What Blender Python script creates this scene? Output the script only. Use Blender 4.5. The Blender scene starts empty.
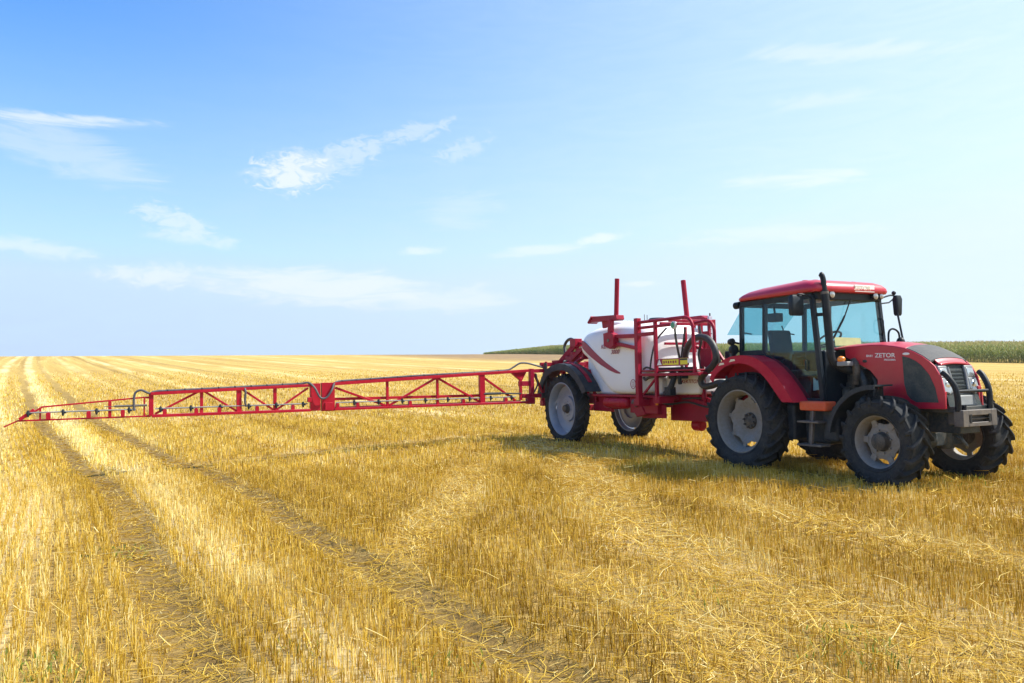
import bpy, bmesh, math, random
import numpy as np
from mathutils import Vector, Matrix

random.seed(7)
RNG = np.random.default_rng(11)
C = bpy.context.scene.collection
SC = bpy.context.scene
R = math.radians

# ------------------------------------------------------------------ camera
CAM_H, PITCH, ROLL, FPX = 1.618, math.atan((375.664 - 341.5) / 749.257), R(-1.099), 749.257
cd = bpy.data.cameras.new('camera')
cam = bpy.data.objects.new('camera', cd)
C.objects.link(cam)
cd.sensor_width = 36.0
cd.lens = FPX / 1024 * 36.0
cd.clip_start, cd.clip_end = 0.1, 9000
fw = Vector((0, math.cos(PITCH), math.sin(PITCH)))
rt0 = Vector((1, 0, 0))
up0 = rt0.cross(fw)
rt = rt0 * math.cos(ROLL) + up0 * math.sin(ROLL)
up = up0 * math.cos(ROLL) - rt0 * math.sin(ROLL)
M = Matrix((rt, up, -fw)).transposed().to_4x4()
M.translation = Vector((0, 0, CAM_H))
cam.matrix_world = M
SC.camera = cam

# ------------------------------------------------------------------ world, sun, exposure
SUN_AZ, SUN_EL = 87.0, 50.0            # azimuth clockwise from +Y (to the right), elevation
world = bpy.data.worlds.new('World')
SC.world = world
world.use_nodes = True
wn, wl = world.node_tree.nodes, world.node_tree.links
wn.clear()


def N(tree, typ, **kw):
    n = tree.nodes.new(typ)
    for k, v in kw.items():
        setattr(n, k, v)
    return n


def math_node(tree, op, a, b=None, c=None, clamp=False):
    n = tree.nodes.new('ShaderNodeMath')
    n.operation = op
    n.use_clamp = clamp
    for i, v in enumerate((a, b, c)):
        if v is None:
            continue
        if isinstance(v, (int, float)):
            n.inputs[i].default_value = v
        else:
            tree.links.new(v, n.inputs[i])
    return n.outputs[0]


def map_range(tree, v, a, b, c=0.0, d=1.0, smooth=True):
    n = tree.nodes.new('ShaderNodeMapRange')
    n.interpolation_type = 'SMOOTHSTEP' if smooth else 'LINEAR'
    tree.links.new(v, n.inputs[0])
    for i, x in enumerate((a, b, c, d)):
        n.inputs[i + 1].default_value = x
    return n.outputs[0]


WT = world.node_tree
sky = N(WT, 'ShaderNodeTexSky', sky_type='NISHITA', sun_disc=False)
sky.sun_elevation, sky.sun_rotation = R(SUN_EL), R(SUN_AZ)
sky.altitude, sky.air_density, sky.dust_density, sky.ozone_density = 200, 1.0, 0.6, 1.2
tc = N(WT, 'ShaderNodeTexCoord')
sep = N(WT, 'ShaderNodeSeparateXYZ')
wl.new(tc.outputs['Generated'], sep.inputs[0])
az = math_node(WT, 'MULTIPLY', math_node(WT, 'ARCTAN2', sep.outputs[0], sep.outputs[1]), 180 / math.pi)
el = math_node(WT, 'MULTIPLY', math_node(WT, 'ARCSINE', sep.outputs[2]), 180 / math.pi)
azel = N(WT, 'ShaderNodeCombineXYZ')
wl.new(az, azel.inputs[0])
wl.new(el, azel.inputs[1])


def noise_of(tree, vec, scale, detail=4, rough=0.55, dist=0.0, sx=1, sy=1, sz=1, rot=0.0):
    m = N(tree, 'ShaderNodeMapping')
    tree.links.new(vec, m.inputs[0])
    m.inputs['Scale'].default_value = (sx, sy, sz)
    m.inputs['Rotation'].default_value = (0, 0, rot)
    n = N(tree, 'ShaderNodeTexNoise')
    n.inputs['Scale'].default_value = scale
    n.inputs['Detail'].default_value = detail
    n.inputs['Roughness'].default_value = rough
    n.inputs['Distortion'].default_value = dist
    tree.links.new(m.outputs[0], n.inputs['Vector'])
    return n.outputs['Fac']


# wisps of high cloud, each at its own bearing: azimuth, elevation, tilt, half sizes (degrees), opacity, grain
CLOUDS = [(-16.31, 15.06, 8, 6.0, 2.77, 0.66, 'm'),
          (-12.08, 16.67, 13, 6.15, 2.0, 0.33, 'm'),
          (-7.17, 18.23, 12, 6.15, 1.38, 0.3, 'm'),
          (-3.58, 16.98, 20, 4.62, 1.38, 0.25, 'm'),
          (-15.38, 15.39, 10, 6.92, 2.46, 0.33, 'p'),
          (-31.52, 17.09, 4, 10.0, 0.77, 0.58, 'w'),
          (-31.23, 15.15, -14, 10.0, 2.62, 0.27, 'w'),
          (-24.25, 11.11, -20, 5.38, 2.0, 0.39, 'm'),
          (-22.63, 9.96, -4, 5.38, 0.92, 0.31, 'p'),
          (-25.2, 7.42, 0, 6.92, 1.54, 0.43, 'p'),
          (-13.64, 6.77, -2, 18.46, 2.31, 0.47, 'w'),
          (-15.79, 6.45, -1, 11.54, 1.38, 0.23, 'p'),
          (-5.45, 5.86, -2, 10.0, 1.69, 0.31, 'w'),
          (-7.07, 9.56, 2, 3.69, 0.69, 0.39, 'p'),
          (6.59, 10.14, 9, 4.0, 0.77, 0.47, 'p'),
          (2.67, 9.59, 5, 6.15, 0.85, 0.35, 'w'),
          (24.9, 21.34, -8, 11.54, 1.08, 0.28, 'w'),
          (22.96, 18.59, 0, 5.38, 0.92, 0.2, 'w'),
          (21.43, 13.41, -3, 8.46, 1.08, 0.35, 'w'),
          (9.82, 6.71, 0, 2.62, 0.38, 0.31, 'w'),
          (-33.11, 8.89, -4, 7.69, 1.08, 0.35, 'p'),
          (-3.81, 12.61, 5, 5.38, 2.31, 0.17, 'w'),
          (18.58, 9.81, 0, 13.08, 1.08, 0.23, 'w')]
puff = noise_of(WT, azel.outputs[0], 0.55, 7, 0.62, 0.6, 1, 1.9)
mott = noise_of(WT, azel.outputs[0], 0.95, 8, 0.66, 0.9, 0.8, 1.7, 1, R(-25))
wisp = noise_of(WT, azel.outputs[0], 0.26, 8, 0.66, 1.6, 0.5, 2.8, 1, R(-8))
total = None
for (a0, e0, tilt, sx, sy, op, kind) in CLOUDS:
    m = N(WT, 'ShaderNodeMapping', vector_type='TEXTURE')
    wl.new(azel.outputs[0], m.inputs[0])
    m.inputs['Location'].default_value = (a0, e0, 0)
    m.inputs['Rotation'].default_value = (0, 0, R(tilt))
    m.inputs['Scale'].default_value = (sx, sy, 1)
    ln = N(WT, 'ShaderNodeVectorMath', operation='LENGTH')
    wl.new(m.outputs[0], ln.inputs[0])
    body = map_range(WT, ln.outputs['Value'], 1.0, 0.0)
    src = puff if kind == 'p' else mott if kind == 'm' else wisp
    # noise minus a threshold that falls towards the middle of the wisp
    thr = math_node(WT, 'SUBTRACT', math_node(WT, 'ADD', src, math_node(WT, 'MULTIPLY', body, 0.42)), {'p': 0.60, 'm': 0.66, 'w': 0.56}[kind])
    dens = math_node(WT, 'MULTIPLY', math_node(WT, 'MULTIPLY', map_range(WT, thr, 0.0, {'p': 0.34, 'm': 0.26, 'w': 0.36}[kind]), map_range(WT, body, 0.02, 0.35)), op)
    total = dens if total is None else math_node(WT, 'MAXIMUM', total, dens)
# thin high veil, whiter towards the horizon and towards the sun's side
veil_h = map_range(WT, el, 25.0, -3.0, 0.0, 1.0)
veil_s = map_range(WT, az, -42.0, 62.0, 0.0, 1.0)
grain = map_range(WT, wisp, 0.2, 0.8, 0.90, 1.08)
veil = math_node(WT, 'MULTIPLY', math_node(WT, 'MULTIPLY', math_node(WT, 'POWER', veil_h, 0.8), 0.86), grain, None, True)
veil2 = math_node(WT, 'MULTIPLY', math_node(WT, 'MULTIPLY', veil_s, 0.8), grain, None, True)
cov = math_node(WT, 'MAXIMUM', total, 0.0, None, True)
mixv = N(WT, 'ShaderNodeMix', data_type='RGBA')
wl.new(veil, mixv.inputs[0])
hsv = N(WT, 'ShaderNodeHueSaturation')
hsv.inputs['Hue'].default_value = 0.506
hsv.inputs['Saturation'].default_value = 1.36
hsv.inputs['Value'].default_value = 1.65
wl.new(sky.outputs[0], hsv.inputs['Color'])
lim_ = N(WT, 'ShaderNodeVectorMath', operation='MINIMUM')      # the bright band low over the horizon
lim_.inputs[1].default_value = (4.0, 5.6, 6.6)
wl.new(hsv.outputs[0], lim_.inputs[0])
wl.new(lim_.outputs[0], mixv.inputs[6])
mixv.inputs[7].default_value = (3.3, 4.2, 5.9, 1)
mixs = N(WT, 'ShaderNodeMix', data_type='RGBA')
wl.new(veil2, mixs.inputs[0])
wl.new(mixv.outputs[2], mixs.inputs[6])
mixs.inputs[7].default_value = (5.3, 6.15, 6.5, 1)
mixc = N(WT, 'ShaderNodeMix', data_type='RGBA')
wl.new(cov, mixc.inputs[0])
wl.new(mixs.outputs[2], mixc.inputs[6])
mixc.inputs[7].default_value = (6.2, 6.3, 6.5, 1)
bg = N(WT, 'ShaderNodeBackground')
bg.inputs['Strength'].default_value = 0.105
wl.new(mixc.outputs[2], bg.inputs['Color'])
wo = N(WT, 'ShaderNodeOutputWorld')
wl.new(bg.outputs[0], wo.inputs[0])

sd = bpy.data.lights.new('sun', 'SUN')
sd.energy, sd.angle, sd.color = 5.0, R(0.53), (1.0, 0.955, 0.87)
sun = bpy.data.objects.new('sun', sd)
C.objects.link(sun)
sdir = Vector((math.sin(R(SUN_AZ)) * math.cos(R(SUN_EL)), math.cos(R(SUN_AZ)) * math.cos(R(SUN_EL)), math.sin(R(SUN_EL))))
sun.rotation_euler = sdir.to_track_quat('Z', 'Y').to_euler()
sun.location = (40, 0, 60)

SC.render.engine = 'CYCLES'
SC.view_settings.view_transform = 'Standard'
SC.view_settings.look = 'None'
SC.view_settings.gamma = 1.0
SC.view_settings.use_curve_mapping = False
SC.view_settings.exposure = 0.72
SC.cycles.max_bounces = 8
SC.cycles.transparent_max_bounces = 24
SC.cycles.use_denoising = True

# ------------------------------------------------------------------ mesh helpers
class MB:
    """collects shapes and links them as one mesh object"""

    def __init__(self):
        self.v, self.f = [], []

    def add(self, verts, faces):
        o = len(self.v)
        self.v += [tuple(p) for p in verts]
        self.f += [tuple(i + o for i in f) for f in faces]
        return self

    def box(self, x0, x1, y0, y1, z0, z1):
        v = [(x, y, z) for x in (x0, x1) for y in (y0, y1) for z in (z0, z1)]
        f = [(0, 1, 3, 2), (4, 6, 7, 5), (0, 4, 5, 1), (2, 3, 7, 6), (0, 2, 6, 4), (1, 5, 7, 3)]
        return self.add(v, f)

    def bar(self, p, q, w, h=None, upv=(0, 0, 1)):
        h = h or w
        p, q = Vector(p), Vector(q)
        d = (q - p).normalized()
        u = Vector(upv)
        if abs(d.dot(u)) > 0.95:
            u = Vector((1, 0, 0))
        s = d.cross(u).normalized()
        t = s.cross(d)
        v = []
        for c in (p, q):
            for a, b in ((-1, -1), (1, -1), (1, 1), (-1, 1)):
                v.append(c + s * a * w / 2 + t * b * h / 2)
        return self.add(v, [(0, 3, 2, 1), (4, 5, 6, 7), (0, 1, 5, 4), (1, 2, 6, 5), (2, 3, 7, 6), (3, 0, 4, 7)])

    def tube(self, pts, r, n=10, caps=True):
        pts = [Vector(p) for p in pts]
        rs = r if isinstance(r, (list, tuple)) else [r] * len(pts)
        v, f = [], []
        ref = None
        for i, p in enumerate(pts):
            d = (pts[min(i + 1, len(pts) - 1)] - pts[max(i - 1, 0)]).normalized()
            if ref is None:
                ref = Vector((0, 0, 1)) if abs(d.z) < 0.9 else Vector((1, 0, 0))
            ref = (ref - d * ref.dot(d)).normalized()
            s = d.cross(ref)
            for k in range(n):
                a = 2 * math.pi * k / n
                v.append(p + (ref * math.cos(a) + s * math.sin(a)) * rs[i])
        for i in range(len(pts) - 1):
            for k in range(n):
                a, b = i * n + k, i * n + (k + 1) % n
                f.append((a, b, b + n, a + n))
        if caps:
            f.append(tuple(range(n))[::-1])
            f.append(tuple(range((len(pts) - 1) * n, len(pts) * n)))
        return self.add(v, f)

    def lathe(self, prof, c=(0, 0, 0), axis='y', n=32):
        """prof: list of (radius, offset along axis)"""
        v, f = [], []
        c = Vector(c)
        for r, a in prof:
            for k in range(n):
                t = 2 * math.pi * k / n
                u, w = r * math.cos(t), r * math.sin(t)
                v.append(c + (Vector((u, a, w)) if axis == 'y' else Vector((u, w, a)) if axis == 'z' else Vector((a, u, w))))
        for i in range(len(prof) - 1):
            for k in range(n):
                a, b = i * n + k, i * n + (k + 1) % n
                f.append((a, a + n, b + n, b))
        if prof[0][0] > 1e-6:
            f.append(tuple(range(n)))
        if prof[-1][0] > 1e-6:
            f.append(tuple(range((len(prof) - 1) * n, len(prof) * n))[::-1])
        return self.add(v, f)

    def prism(self, poly, a0, a1, axis='y'):
        """poly of 2d points: (x,z) for axis y, (y,z) for axis x, (x,y) for axis z"""
        n = len(poly)

        def P(p, a):
            return (p[0], a, p[1]) if axis == 'y' else (a, p[0], p[1]) if axis == 'x' else (p[0], p[1], a)
        v = [P(p, a0) for p in poly] + [P(p, a1) for p in poly]
        f = [tuple(range(n)), tuple(range(n, 2 * n))[::-1]] + [(i, i + n, (i + 1) % n + n, (i + 1) % n) for i in range(n)]
        return self.add(v, f)

    def loft(self, secs, cap=True, closed=True):
        n = len(secs[0])
        v = [p for s in secs for p in s]
        f = []
        for i in range(len(secs) - 1):
            for k in range(n if closed else n - 1):
                a, b = i * n + k, i * n + (k + 1) % n
                f.append((a, b, b + n, a + n))
        if cap:
            f.append(tuple(range(n))[::-1])
            f.append(tuple(range((len(secs) - 1) * n, len(secs) * n)))
        return self.add(v, f)

    def ball(self, c, rx, ry=None, rz=None, n=14, m=9):
        ry, rz = ry or rx, rz or rx
        secs = []
        for i in range(m + 1):
            t = math.pi * i / m
            secs.append([(c[0] + max(math.sin(t), .001) * rx * math.cos(2 * math.pi * k / n), c[1] + max(math.sin(t), .001) * ry * math.sin(2 * math.pi * k / n), c[2] - rz * math.cos(t)) for k in range(n)])
        return self.loft(secs)

    def build(self, name, mat, parent=None, off=(0, 0, 0), bevel=0.0, smooth=38, seg=2):
        me = bpy.data.meshes.new(name)
        ox, oy, oz = off
        me.from_pydata([(x - ox, y - oy, z - oz) for x, y, z in self.v], [], self.f)
        bm = bmesh.new()
        bm.from_mesh(me)
        bmesh.ops.recalc_face_normals(bm, faces=bm.faces)
        lim = R(smooth)
        for f in bm.faces:
            f.smooth = True
        for e in bm.edges:
            if len(e.link_faces) == 2:
                e.smooth = e.calc_face_angle(0) < lim
        bm.to_mesh(me)
        bm.free()
        me.materials.append(mat)
        o = bpy.data.objects.new(name, me)
        C.objects.link(o)
        if parent:
            o.parent = parent
        if bevel:
            b = o.modifiers.new('bevel', 'BEVEL')
            b.width, b.segments, b.limit_method, b.angle_limit = bevel, seg, 'ANGLE', R(40)
            b.harden_normals = False
        return o


def arc(c, r, a0, a1, n, plane='xz', y=0.0):
    out = []
    for i in range(n + 1):
        t = R(a0 + (a1 - a0) * i / n)
        out.append((c[0] + r * math.cos(t), c[1] + r * math.sin(t)) if plane == '2d' else (c[0] + r * math.cos(t), y, c[1] + r * math.sin(t)))
    return out


def curve_pts(pts, k=6):
    """Catmull-Rom through the points"""
    P = [Vector(p) for p in pts]
    P = [P[0] * 2 - P[1]] + P + [P[-1] * 2 - P[-2]]
    out = []
    for i in range(1, len(P) - 2):
        for j in range(k):
            t = j / k
            a, b, c, d = P[i - 1], P[i], P[i + 1], P[i + 2]
            out.append(0.5 * ((2 * b) + (c - a) * t + (2 * a - 5 * b + 4 * c - d) * t * t + (3 * b - a - 3 * c + d) * t ** 3))
    out.append(P[-2])
    return out


def tag(o, label=None, cat=None, group=None, kind=None):
    for k, v in (('label', label), ('category', cat), ('group', group), ('kind', kind)):
        if v:
            o[k] = v
    return o


def empty(name, parent=None, loc=(0, 0, 0), rz=0.0):
    o = bpy.data.objects.new(name, None)
    o.empty_display_size = 0.3
    C.objects.link(o)
    o.parent = parent
    o.location = loc
    o.rotation_euler = (0, 0, rz)
    return o


def text(body, size, loc, rot, mat, parent, name='lettering', shear=0.0, align='CENTER', sx=1.0):
    cu = bpy.data.curves.new(name, 'FONT')
    cu.body, cu.size, cu.shear, cu.align_x, cu.align_y = body, size, shear, align, 'CENTER'
    cu.extrude = 0.0015
    cu.offset = size * 0.008
    o = bpy.data.objects.new(name, cu)
    C.objects.link(o)
    o.data.materials.append(mat)
    o.parent = parent
    o.scale = (sx, 1, 1)
    bpy.context.view_layer.update()
    me = bpy.data.meshes.new_from_object(o.evaluated_get(bpy.context.evaluated_depsgraph_get()))
    bpy.data.objects.remove(o)
    me.name = name
    o = bpy.data.objects.new(name, me)
    C.objects.link(o)
    o.parent = parent
    o.location, o.rotation_euler, o.scale = loc, rot, (sx, 1, 1)
    return o


# ------------------------------------------------------------------ materials
def mat(name, col, rough=0.5, metal=0.0, dust=0.0, dust_col=(0.34, 0.27, 0.17), var=0.12, scale=3.0, coat=0.0, bump=0.0, spec=0.5):
    m = bpy.data.materials.new(name)
    m.use_nodes = True
    t = m.node_tree
    b = t.nodes['Principled BSDF']
    tcn = N(t, 'ShaderNodeTexCoord')
    n1 = noise_of(t, tcn.outputs['Object'], scale, 5, 0.6)
    n2 = noise_of(t, tcn.outputs['Object'], scale * 6.3, 5, 0.65)
    hs = N(t, 'ShaderNodeMix', data_type='RGBA')
    t.links.new(map_range(t, n1, 0.3, 0.7), hs.inputs[0])
    hs.inputs[6].default_value = [c * (1 - var) for c in col] + [1]
    hs.inputs[7].default_value = [min(1, c * (1 + var)) for c in col] + [1]
    out = hs.outputs[2]
    if dust:
        dm = N(t, 'ShaderNodeMix', data_type='RGBA')
        k = math_node(t, 'MULTIPLY', map_range(t, math_node(t, 'ADD', math_node(t, 'MULTIPLY', n1, 0.6), math_node(t, 'MULTIPLY', n2, 0.5)), 0.42, 0.72), dust)
        t.links.new(k, dm.inputs[0])
        t.links.new(out, dm.inputs[6])
        dm.inputs[7].default_value = (*dust_col, 1)
        out = dm.outputs[2]
        t.links.new(math_node(t, 'ADD', math_node(t, 'MULTIPLY', k, 0.5), rough, None, True), b.inputs['Roughness'])
    else:
        t.links.new(map_range(t, n2, 0.2, 0.8, max(0.02, rough - 0.06), min(1, rough + 0.08)), b.inputs['Roughness'])
    t.links.new(out, b.inputs['Base Color'])
    b.inputs['Metallic'].default_value = metal
    b.inputs['Coat Weight'].default_value = coat
    b.inputs['Coat Roughness'].default_value = 0.12
    b.inputs['Specular IOR Level'].default_value = spec
    if bump:
        bp = N(t, 'ShaderNodeBump')
        bp.inputs['Strength'].default_value = bump
        bp.inputs['Distance'].default_value = 0.01
        t.links.new(n2, bp.inputs['Height'])
        t.links.new(bp.outputs[0], b.inputs['Normal'])
    return m


def glass(name, tint, refl=0.10):
    m = bpy.data.materials.new(name)
    m.use_nodes = True
    t = m.node_tree
    t.nodes.clear()
    tr = N(t, 'ShaderNodeBsdfTransparent')
    gl = N(t, 'ShaderNodeBsdfGlossy')
    gl.inputs['Roughness'].default_value = 0.03
    df = N(t, 'ShaderNodeBsdfDiffuse')
    df.inputs['Color'].default_value = (0.45, 0.5, 0.47, 1)
    tcn = N(t, 'ShaderNodeTexCoord')
    nz = noise_of(t, tcn.outputs['Object'], 2.2, 5, 0.6)
    tr.inputs['Color'].default_value = (*tint, 1)
    fr = N(t, 'ShaderNodeLayerWeight')
    fr.inputs['Blend'].default_value = 0.5
    mx0 = N(t, 'ShaderNodeMixShader')
    t.links.new(map_range(t, nz, 0.35, 0.8, 0.0, 0.018), mx0.inputs[0])
    t.links.new(tr.outputs[0], mx0.inputs[1])
    t.links.new(df.outputs[0], mx0.inputs[2])
    mx = N(t, 'ShaderNodeMixShader')
    t.links.new(math_node(t, 'ADD', math_node(t, 'MULTIPLY', math_node(t, 'POWER', fr.outputs['Facing'], 4.0), 0.45), refl * 0.35), mx.inputs[0])
    t.links.new(mx0.outputs[0], mx.inputs[1])
    t.links.new(gl.outputs[0], mx.inputs[2])
    o = N(t, 'ShaderNodeOutputMaterial')
    t.links.new(mx.outputs[0], o.inputs[0])
    return m


RED = mat('red_paint', (0.46, 0.004, 0.032), 0.36, 0, 0.06, coat=0.2, var=0.06, scale=2)
FENDER_RED = mat('fender_paint', (0.42, 0.004, 0.030), 0.62, 0, 0.05, var=0.08, spec=0.25)
RED_F = mat('red_frame_paint', (0.30, 0.003, 0.028), 0.45, 0, 0.03, var=0.1, scale=3, spec=0.22)
RED_B = mat('boom_red_paint', (0.40, 0.003, 0.022), 0.42, 0, 0.03, var=0.1, scale=3, spec=0.25)
ORANGE = mat('orange_red_paint', (0.62, 0.075, 0.016), 0.5, 0, 0.2)
NAVY = mat('dark_plastic', (0.016, 0.026, 0.040), 0.5, 0, 0.08, bump=0.15, scale=5, spec=0.25)
CABM = mat('cab_frame_paint', (0.010, 0.019, 0.031), 0.45, 0, 0.04, spec=0.22)
ENGINE = mat('engine_paint', (0.018, 0.030, 0.040), 0.55, 0.1, 0.22, scale=5, bump=0.2)
STEEL = mat('worn_steel', (0.11, 0.10, 0.10), 0.55, 0.2, 0.3, scale=6, bump=0.15)
BLACKM = mat('black_enamel', (0.008, 0.012, 0.019), 0.45, 0, 0.04, spec=0.25)
RUBBER = mat('tyre_rubber', (0.015, 0.020, 0.026), 0.82, 0, 0.36, (0.12, 0.105, 0.085), scale=4, bump=0.35, spec=0.3)
HOSE = mat('hose_rubber', (0.018, 0.020, 0.026), 0.5, 0, 0.12)
HOSE_G = mat('grey_hose', (0.055, 0.06, 0.085), 0.55, 0, 0.2)
RIM_T = mat('tractor_rim_paint', (0.24, 0.23, 0.22), 0.5, 0.0, 0.7, (0.20, 0.16, 0.11), scale=3.5)
RIM_S = mat('sprayer_rim_paint', (0.26, 0.295, 0.37), 0.36, 0.1, 0.22, scale=3.5)
HUB = mat('hub_casting', (0.045, 0.042, 0.042), 0.6, 0.1, 0.3, scale=8, bump=0.2)
POLY = mat('white_tank_plastic', (0.80, 0.80, 0.80), 0.38, 0, 0.08, (0.62, 0.58, 0.50), var=0.03, scale=1.2, spec=0.4)
WHITE = mat('white_marking', (0.82, 0.82, 0.82), 0.5, 0, 0.05, var=0.02)
MARK = mat('dark_red_marking', (0.28, 0.012, 0.05), 0.45, 0, 0.03, var=0.05)
YELLOW = mat('yellow_label', (0.78, 0.66, 0.03), 0.5, 0, 0.05, var=0.04)
PAPER = mat('yellow_paper', (0.74, 0.60, 0.24), 0.7, 0, 0.05, var=0.08, scale=9)
AMBER = mat('amber_lens', (0.85, 0.26, 0.02), 0.2, 0, 0.03, coat=0.6)
LAMP = mat('lamp_glass', (0.40, 0.43, 0.46), 0.12, 0.4, 0.05, coat=0.8)
CHROME = mat('lamp_reflector', (0.62, 0.64, 0.66), 0.18, 0.8, 0.08)
GREYP = mat('grey_nose_plastic', (0.22, 0.235, 0.25), 0.42, 0, 0.12)
SCREEN = mat('dusty_hood_screen', (0.055, 0.060, 0.068), 0.75, 0, 0.45, (0.20, 0.18, 0.16), scale=9, bump=0.3)
GRILLE = mat('side_grille_mesh', (0.016, 0.030, 0.036), 0.45, 0, 0.14, scale=7, bump=0.5)
SEATM = mat('seat_fabric', (0.012, 0.035, 0.055), 0.85, 0, 0.04, bump=0.3)
GREENM = mat('green_gauge_face', (0.06, 0.30, 0.16), 0.4)
BRIGHT = mat('cream_reflector', (0.72, 0.66, 0.50), 0.4)
GLASS = glass('cab_glass', (0.64, 0.84, 0.87))
GLASS_F = glass('windshield_glass', (0.90, 0.975, 0.98))

# ------------------------------------------------------------------ the lie of the land
TH = R(63.621)
TX, TY = 4.66, 12.824                       # ground point under the tractor's rear axle
HX, HY = math.cos(TH), -math.sin(TH)        # the way tractor and sprayer point
LX, LY = math.sin(TH), math.cos(TH)         # to their left
ROWK = 0.09                                 # drill rows run slightly askew to the machines
TRACKS = [-9.88, -8.20, 13.6, 15.3, -34.0, -32.3, 37.5, 39.2, -58.0, -56.3]
_rs = np.array([-2000, 18, 30, 67, 115, 150, 178, 200, 230, 280, 400, 1000, 4000.])
_rz = np.array([0, 0, .22, 1.9, 4.0, 5.5, 6.65, 7.45, 7.9, 8.0, 7.0, -8.0, -30.])
_ts = np.linspace(-60, 1200, 2521)
_tz = np.interp(_ts, _rs, _rz)
_k = np.exp(-0.5 * (np.arange(-40, 41) * 0.5 / 7.0) ** 2)
_k /= _k.sum()
_tz = np.convolve(np.pad(_tz, 40, mode='edge'), _k, 'valid')


def local_xy(X, Y):
    dx, dy = X - TX, Y - TY
    return dx * HX + dy * HY, dx * LX + dy * LY


def world_xy(xl, yl):
    return TX + xl * HX + yl * LX, TY + xl * HY + yl * LY


BOOM_SHADOW = [(-8.45, -1.2), (-7.96, -4.4), (-7.67, -6.3), (-7.44, -7.8), (-7.26, -9.0), (-7.1, -10.0)]  # line of the boom's shadow, painted and pressed into the field


def seg_dist(xl, yl, pts):
    d = np.full(np.shape(xl), 1e9)
    for (ax, ay), (bx, by) in zip(pts[:-1], pts[1:]):
        ex, ey = bx - ax, by - ay
        t = np.clip(((xl - ax) * ex + (yl - ay) * ey) / (ex * ex + ey * ey), 0, 1)
        d = np.minimum(d, np.hypot(xl - ax - t * ex, yl - ay - t * ey))
    return d


def bend(xl):
    """the drill rows swing gently to the left on their way up the hill"""
    return -5.6 * (1 - np.exp(np.minimum(xl + 5, 0) / 75.0))


def rowv(X, Y):
    xl, yl = local_xy(X, Y)
    return yl - ROWK * xl - bend(xl)


def wob(xl):
    return 0.06 * np.sin(xl * 0.55) + 0.04 * np.sin(xl * 1.37 + 1.0)


def track_shadow_mask(X, Y, half=0.10, soft=0.17):
    xl, yl = local_xy(X, Y)
    v = yl - ROWK * xl - bend(xl) + wob(xl)
    m = np.zeros_like(v)
    for c in TRACKS:
        m = np.maximum(m, np.clip((half + soft - np.abs(v - c)) / soft, 0, 1))
    for c in (-0.88, 0.88):                 # wheel marks the machines left behind themselves
        m = np.maximum(m, 0.75 * np.clip((half + soft - np.abs(yl - c)) / soft, 0, 1) * (xl < 2.0))
    # the boom's shadow, worked in as a strip of thinned, sunken stubble
    m = np.maximum(m, 0.97 * np.clip((0.24 + soft - np.abs(seg_dist(xl, yl, BOOM_SHADOW))) / soft, 0, 1))
    return m


def height(X, Y, ruts=True):
    X, Y = np.asarray(X, float), np.asarray(Y, float)
    k = 0.3 + 0.2 / (1 + np.exp(np.clip(X / 15, -30, 30)))
    z = np.interp(Y - k * X, _ts, _tz)
    xl, yl = local_xy(X, Y)
    fall = -0.025 * 0.8 * np.log1p(np.exp(np.clip((-yl - 3.2) / 0.8, -30, 30)))
    z = z + np.maximum(fall, -0.35) * np.clip((60 - Y) / 35, 0, 1)
    z = z + 0.012 * np.sin(X * 1.3 + 0.4 * Y) * np.sin(Y * 1.1 - 0.3 * X) * (np.hypot(X - TX, Y - TY) > 0)
    if ruts:
        z = z - 0.045 * track_shadow_mask(X, Y) * (yl < -3)
    return z


def quick_mesh(name, verts, quads, mats, attr=None, smooth=False):
    """verts (n,3), quads (m,4) numpy -> object; attr: per-vertex floats"""
    me = bpy.data.meshes.new(name)
    me.vertices.add(len(verts))
    me.vertices.foreach_set('co', np.ascontiguousarray(verts, np.float32).ravel())
    k = quads.shape[1]
    me.loops.add(quads.size)
    me.loops.foreach_set('vertex_index', np.ascontiguousarray(quads, np.int32).ravel())
    me.polygons.add(len(quads))
    me.polygons.foreach_set('loop_start', np.arange(0, quads.size, k, dtype=np.int32))
    me.polygons.foreach_set('use_smooth', np.full(len(quads), smooth, bool))
    me.update(calc_edges=True)
    if attr is not None:
        a = me.attributes.new('tint', 'FLOAT', 'POINT')
        a.data.foreach_set('value', np.ascontiguousarray(attr, np.float32))
    me.materials.append(mats)
    o = bpy.data.objects.new(name, me)
    C.objects.link(o)
    return o


# ------------------------------------------------------------------ field soil and straw carpet
def dotv(t, vec, d):
    n = N(t, 'ShaderNodeVectorMath', operation='DOT_PRODUCT')
    t.links.new(vec, n.inputs[0])
    n.inputs[1].default_value = d
    return n.outputs['Value']


def mixcol(t, fac, a, b):
    n = N(t, 'ShaderNodeMix', data_type='RGBA')
    if isinstance(fac, float):
        n.inputs[0].default_value = fac
    else:
        t.links.new(fac, n.inputs[0])
    for i, c in ((6, a), (7, b)):
        if isinstance(c, tuple):
            n.inputs[i].default_value = (*c, 1)
        else:
            t.links.new(c, n.inputs[i])
    return n.outputs[2]


CORN_A, CORN_B = (58.0, 85.0), (7.0, 180.0)     # front edge of the maize
_cl = math.hypot(CORN_B[0] - CORN_A[0], CORN_B[1] - CORN_A[1])
CNX, CNY = (CORN_B[1] - CORN_A[1]) / _cl, -(CORN_B[0] - CORN_A[0]) / _cl   # into the maize


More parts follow.
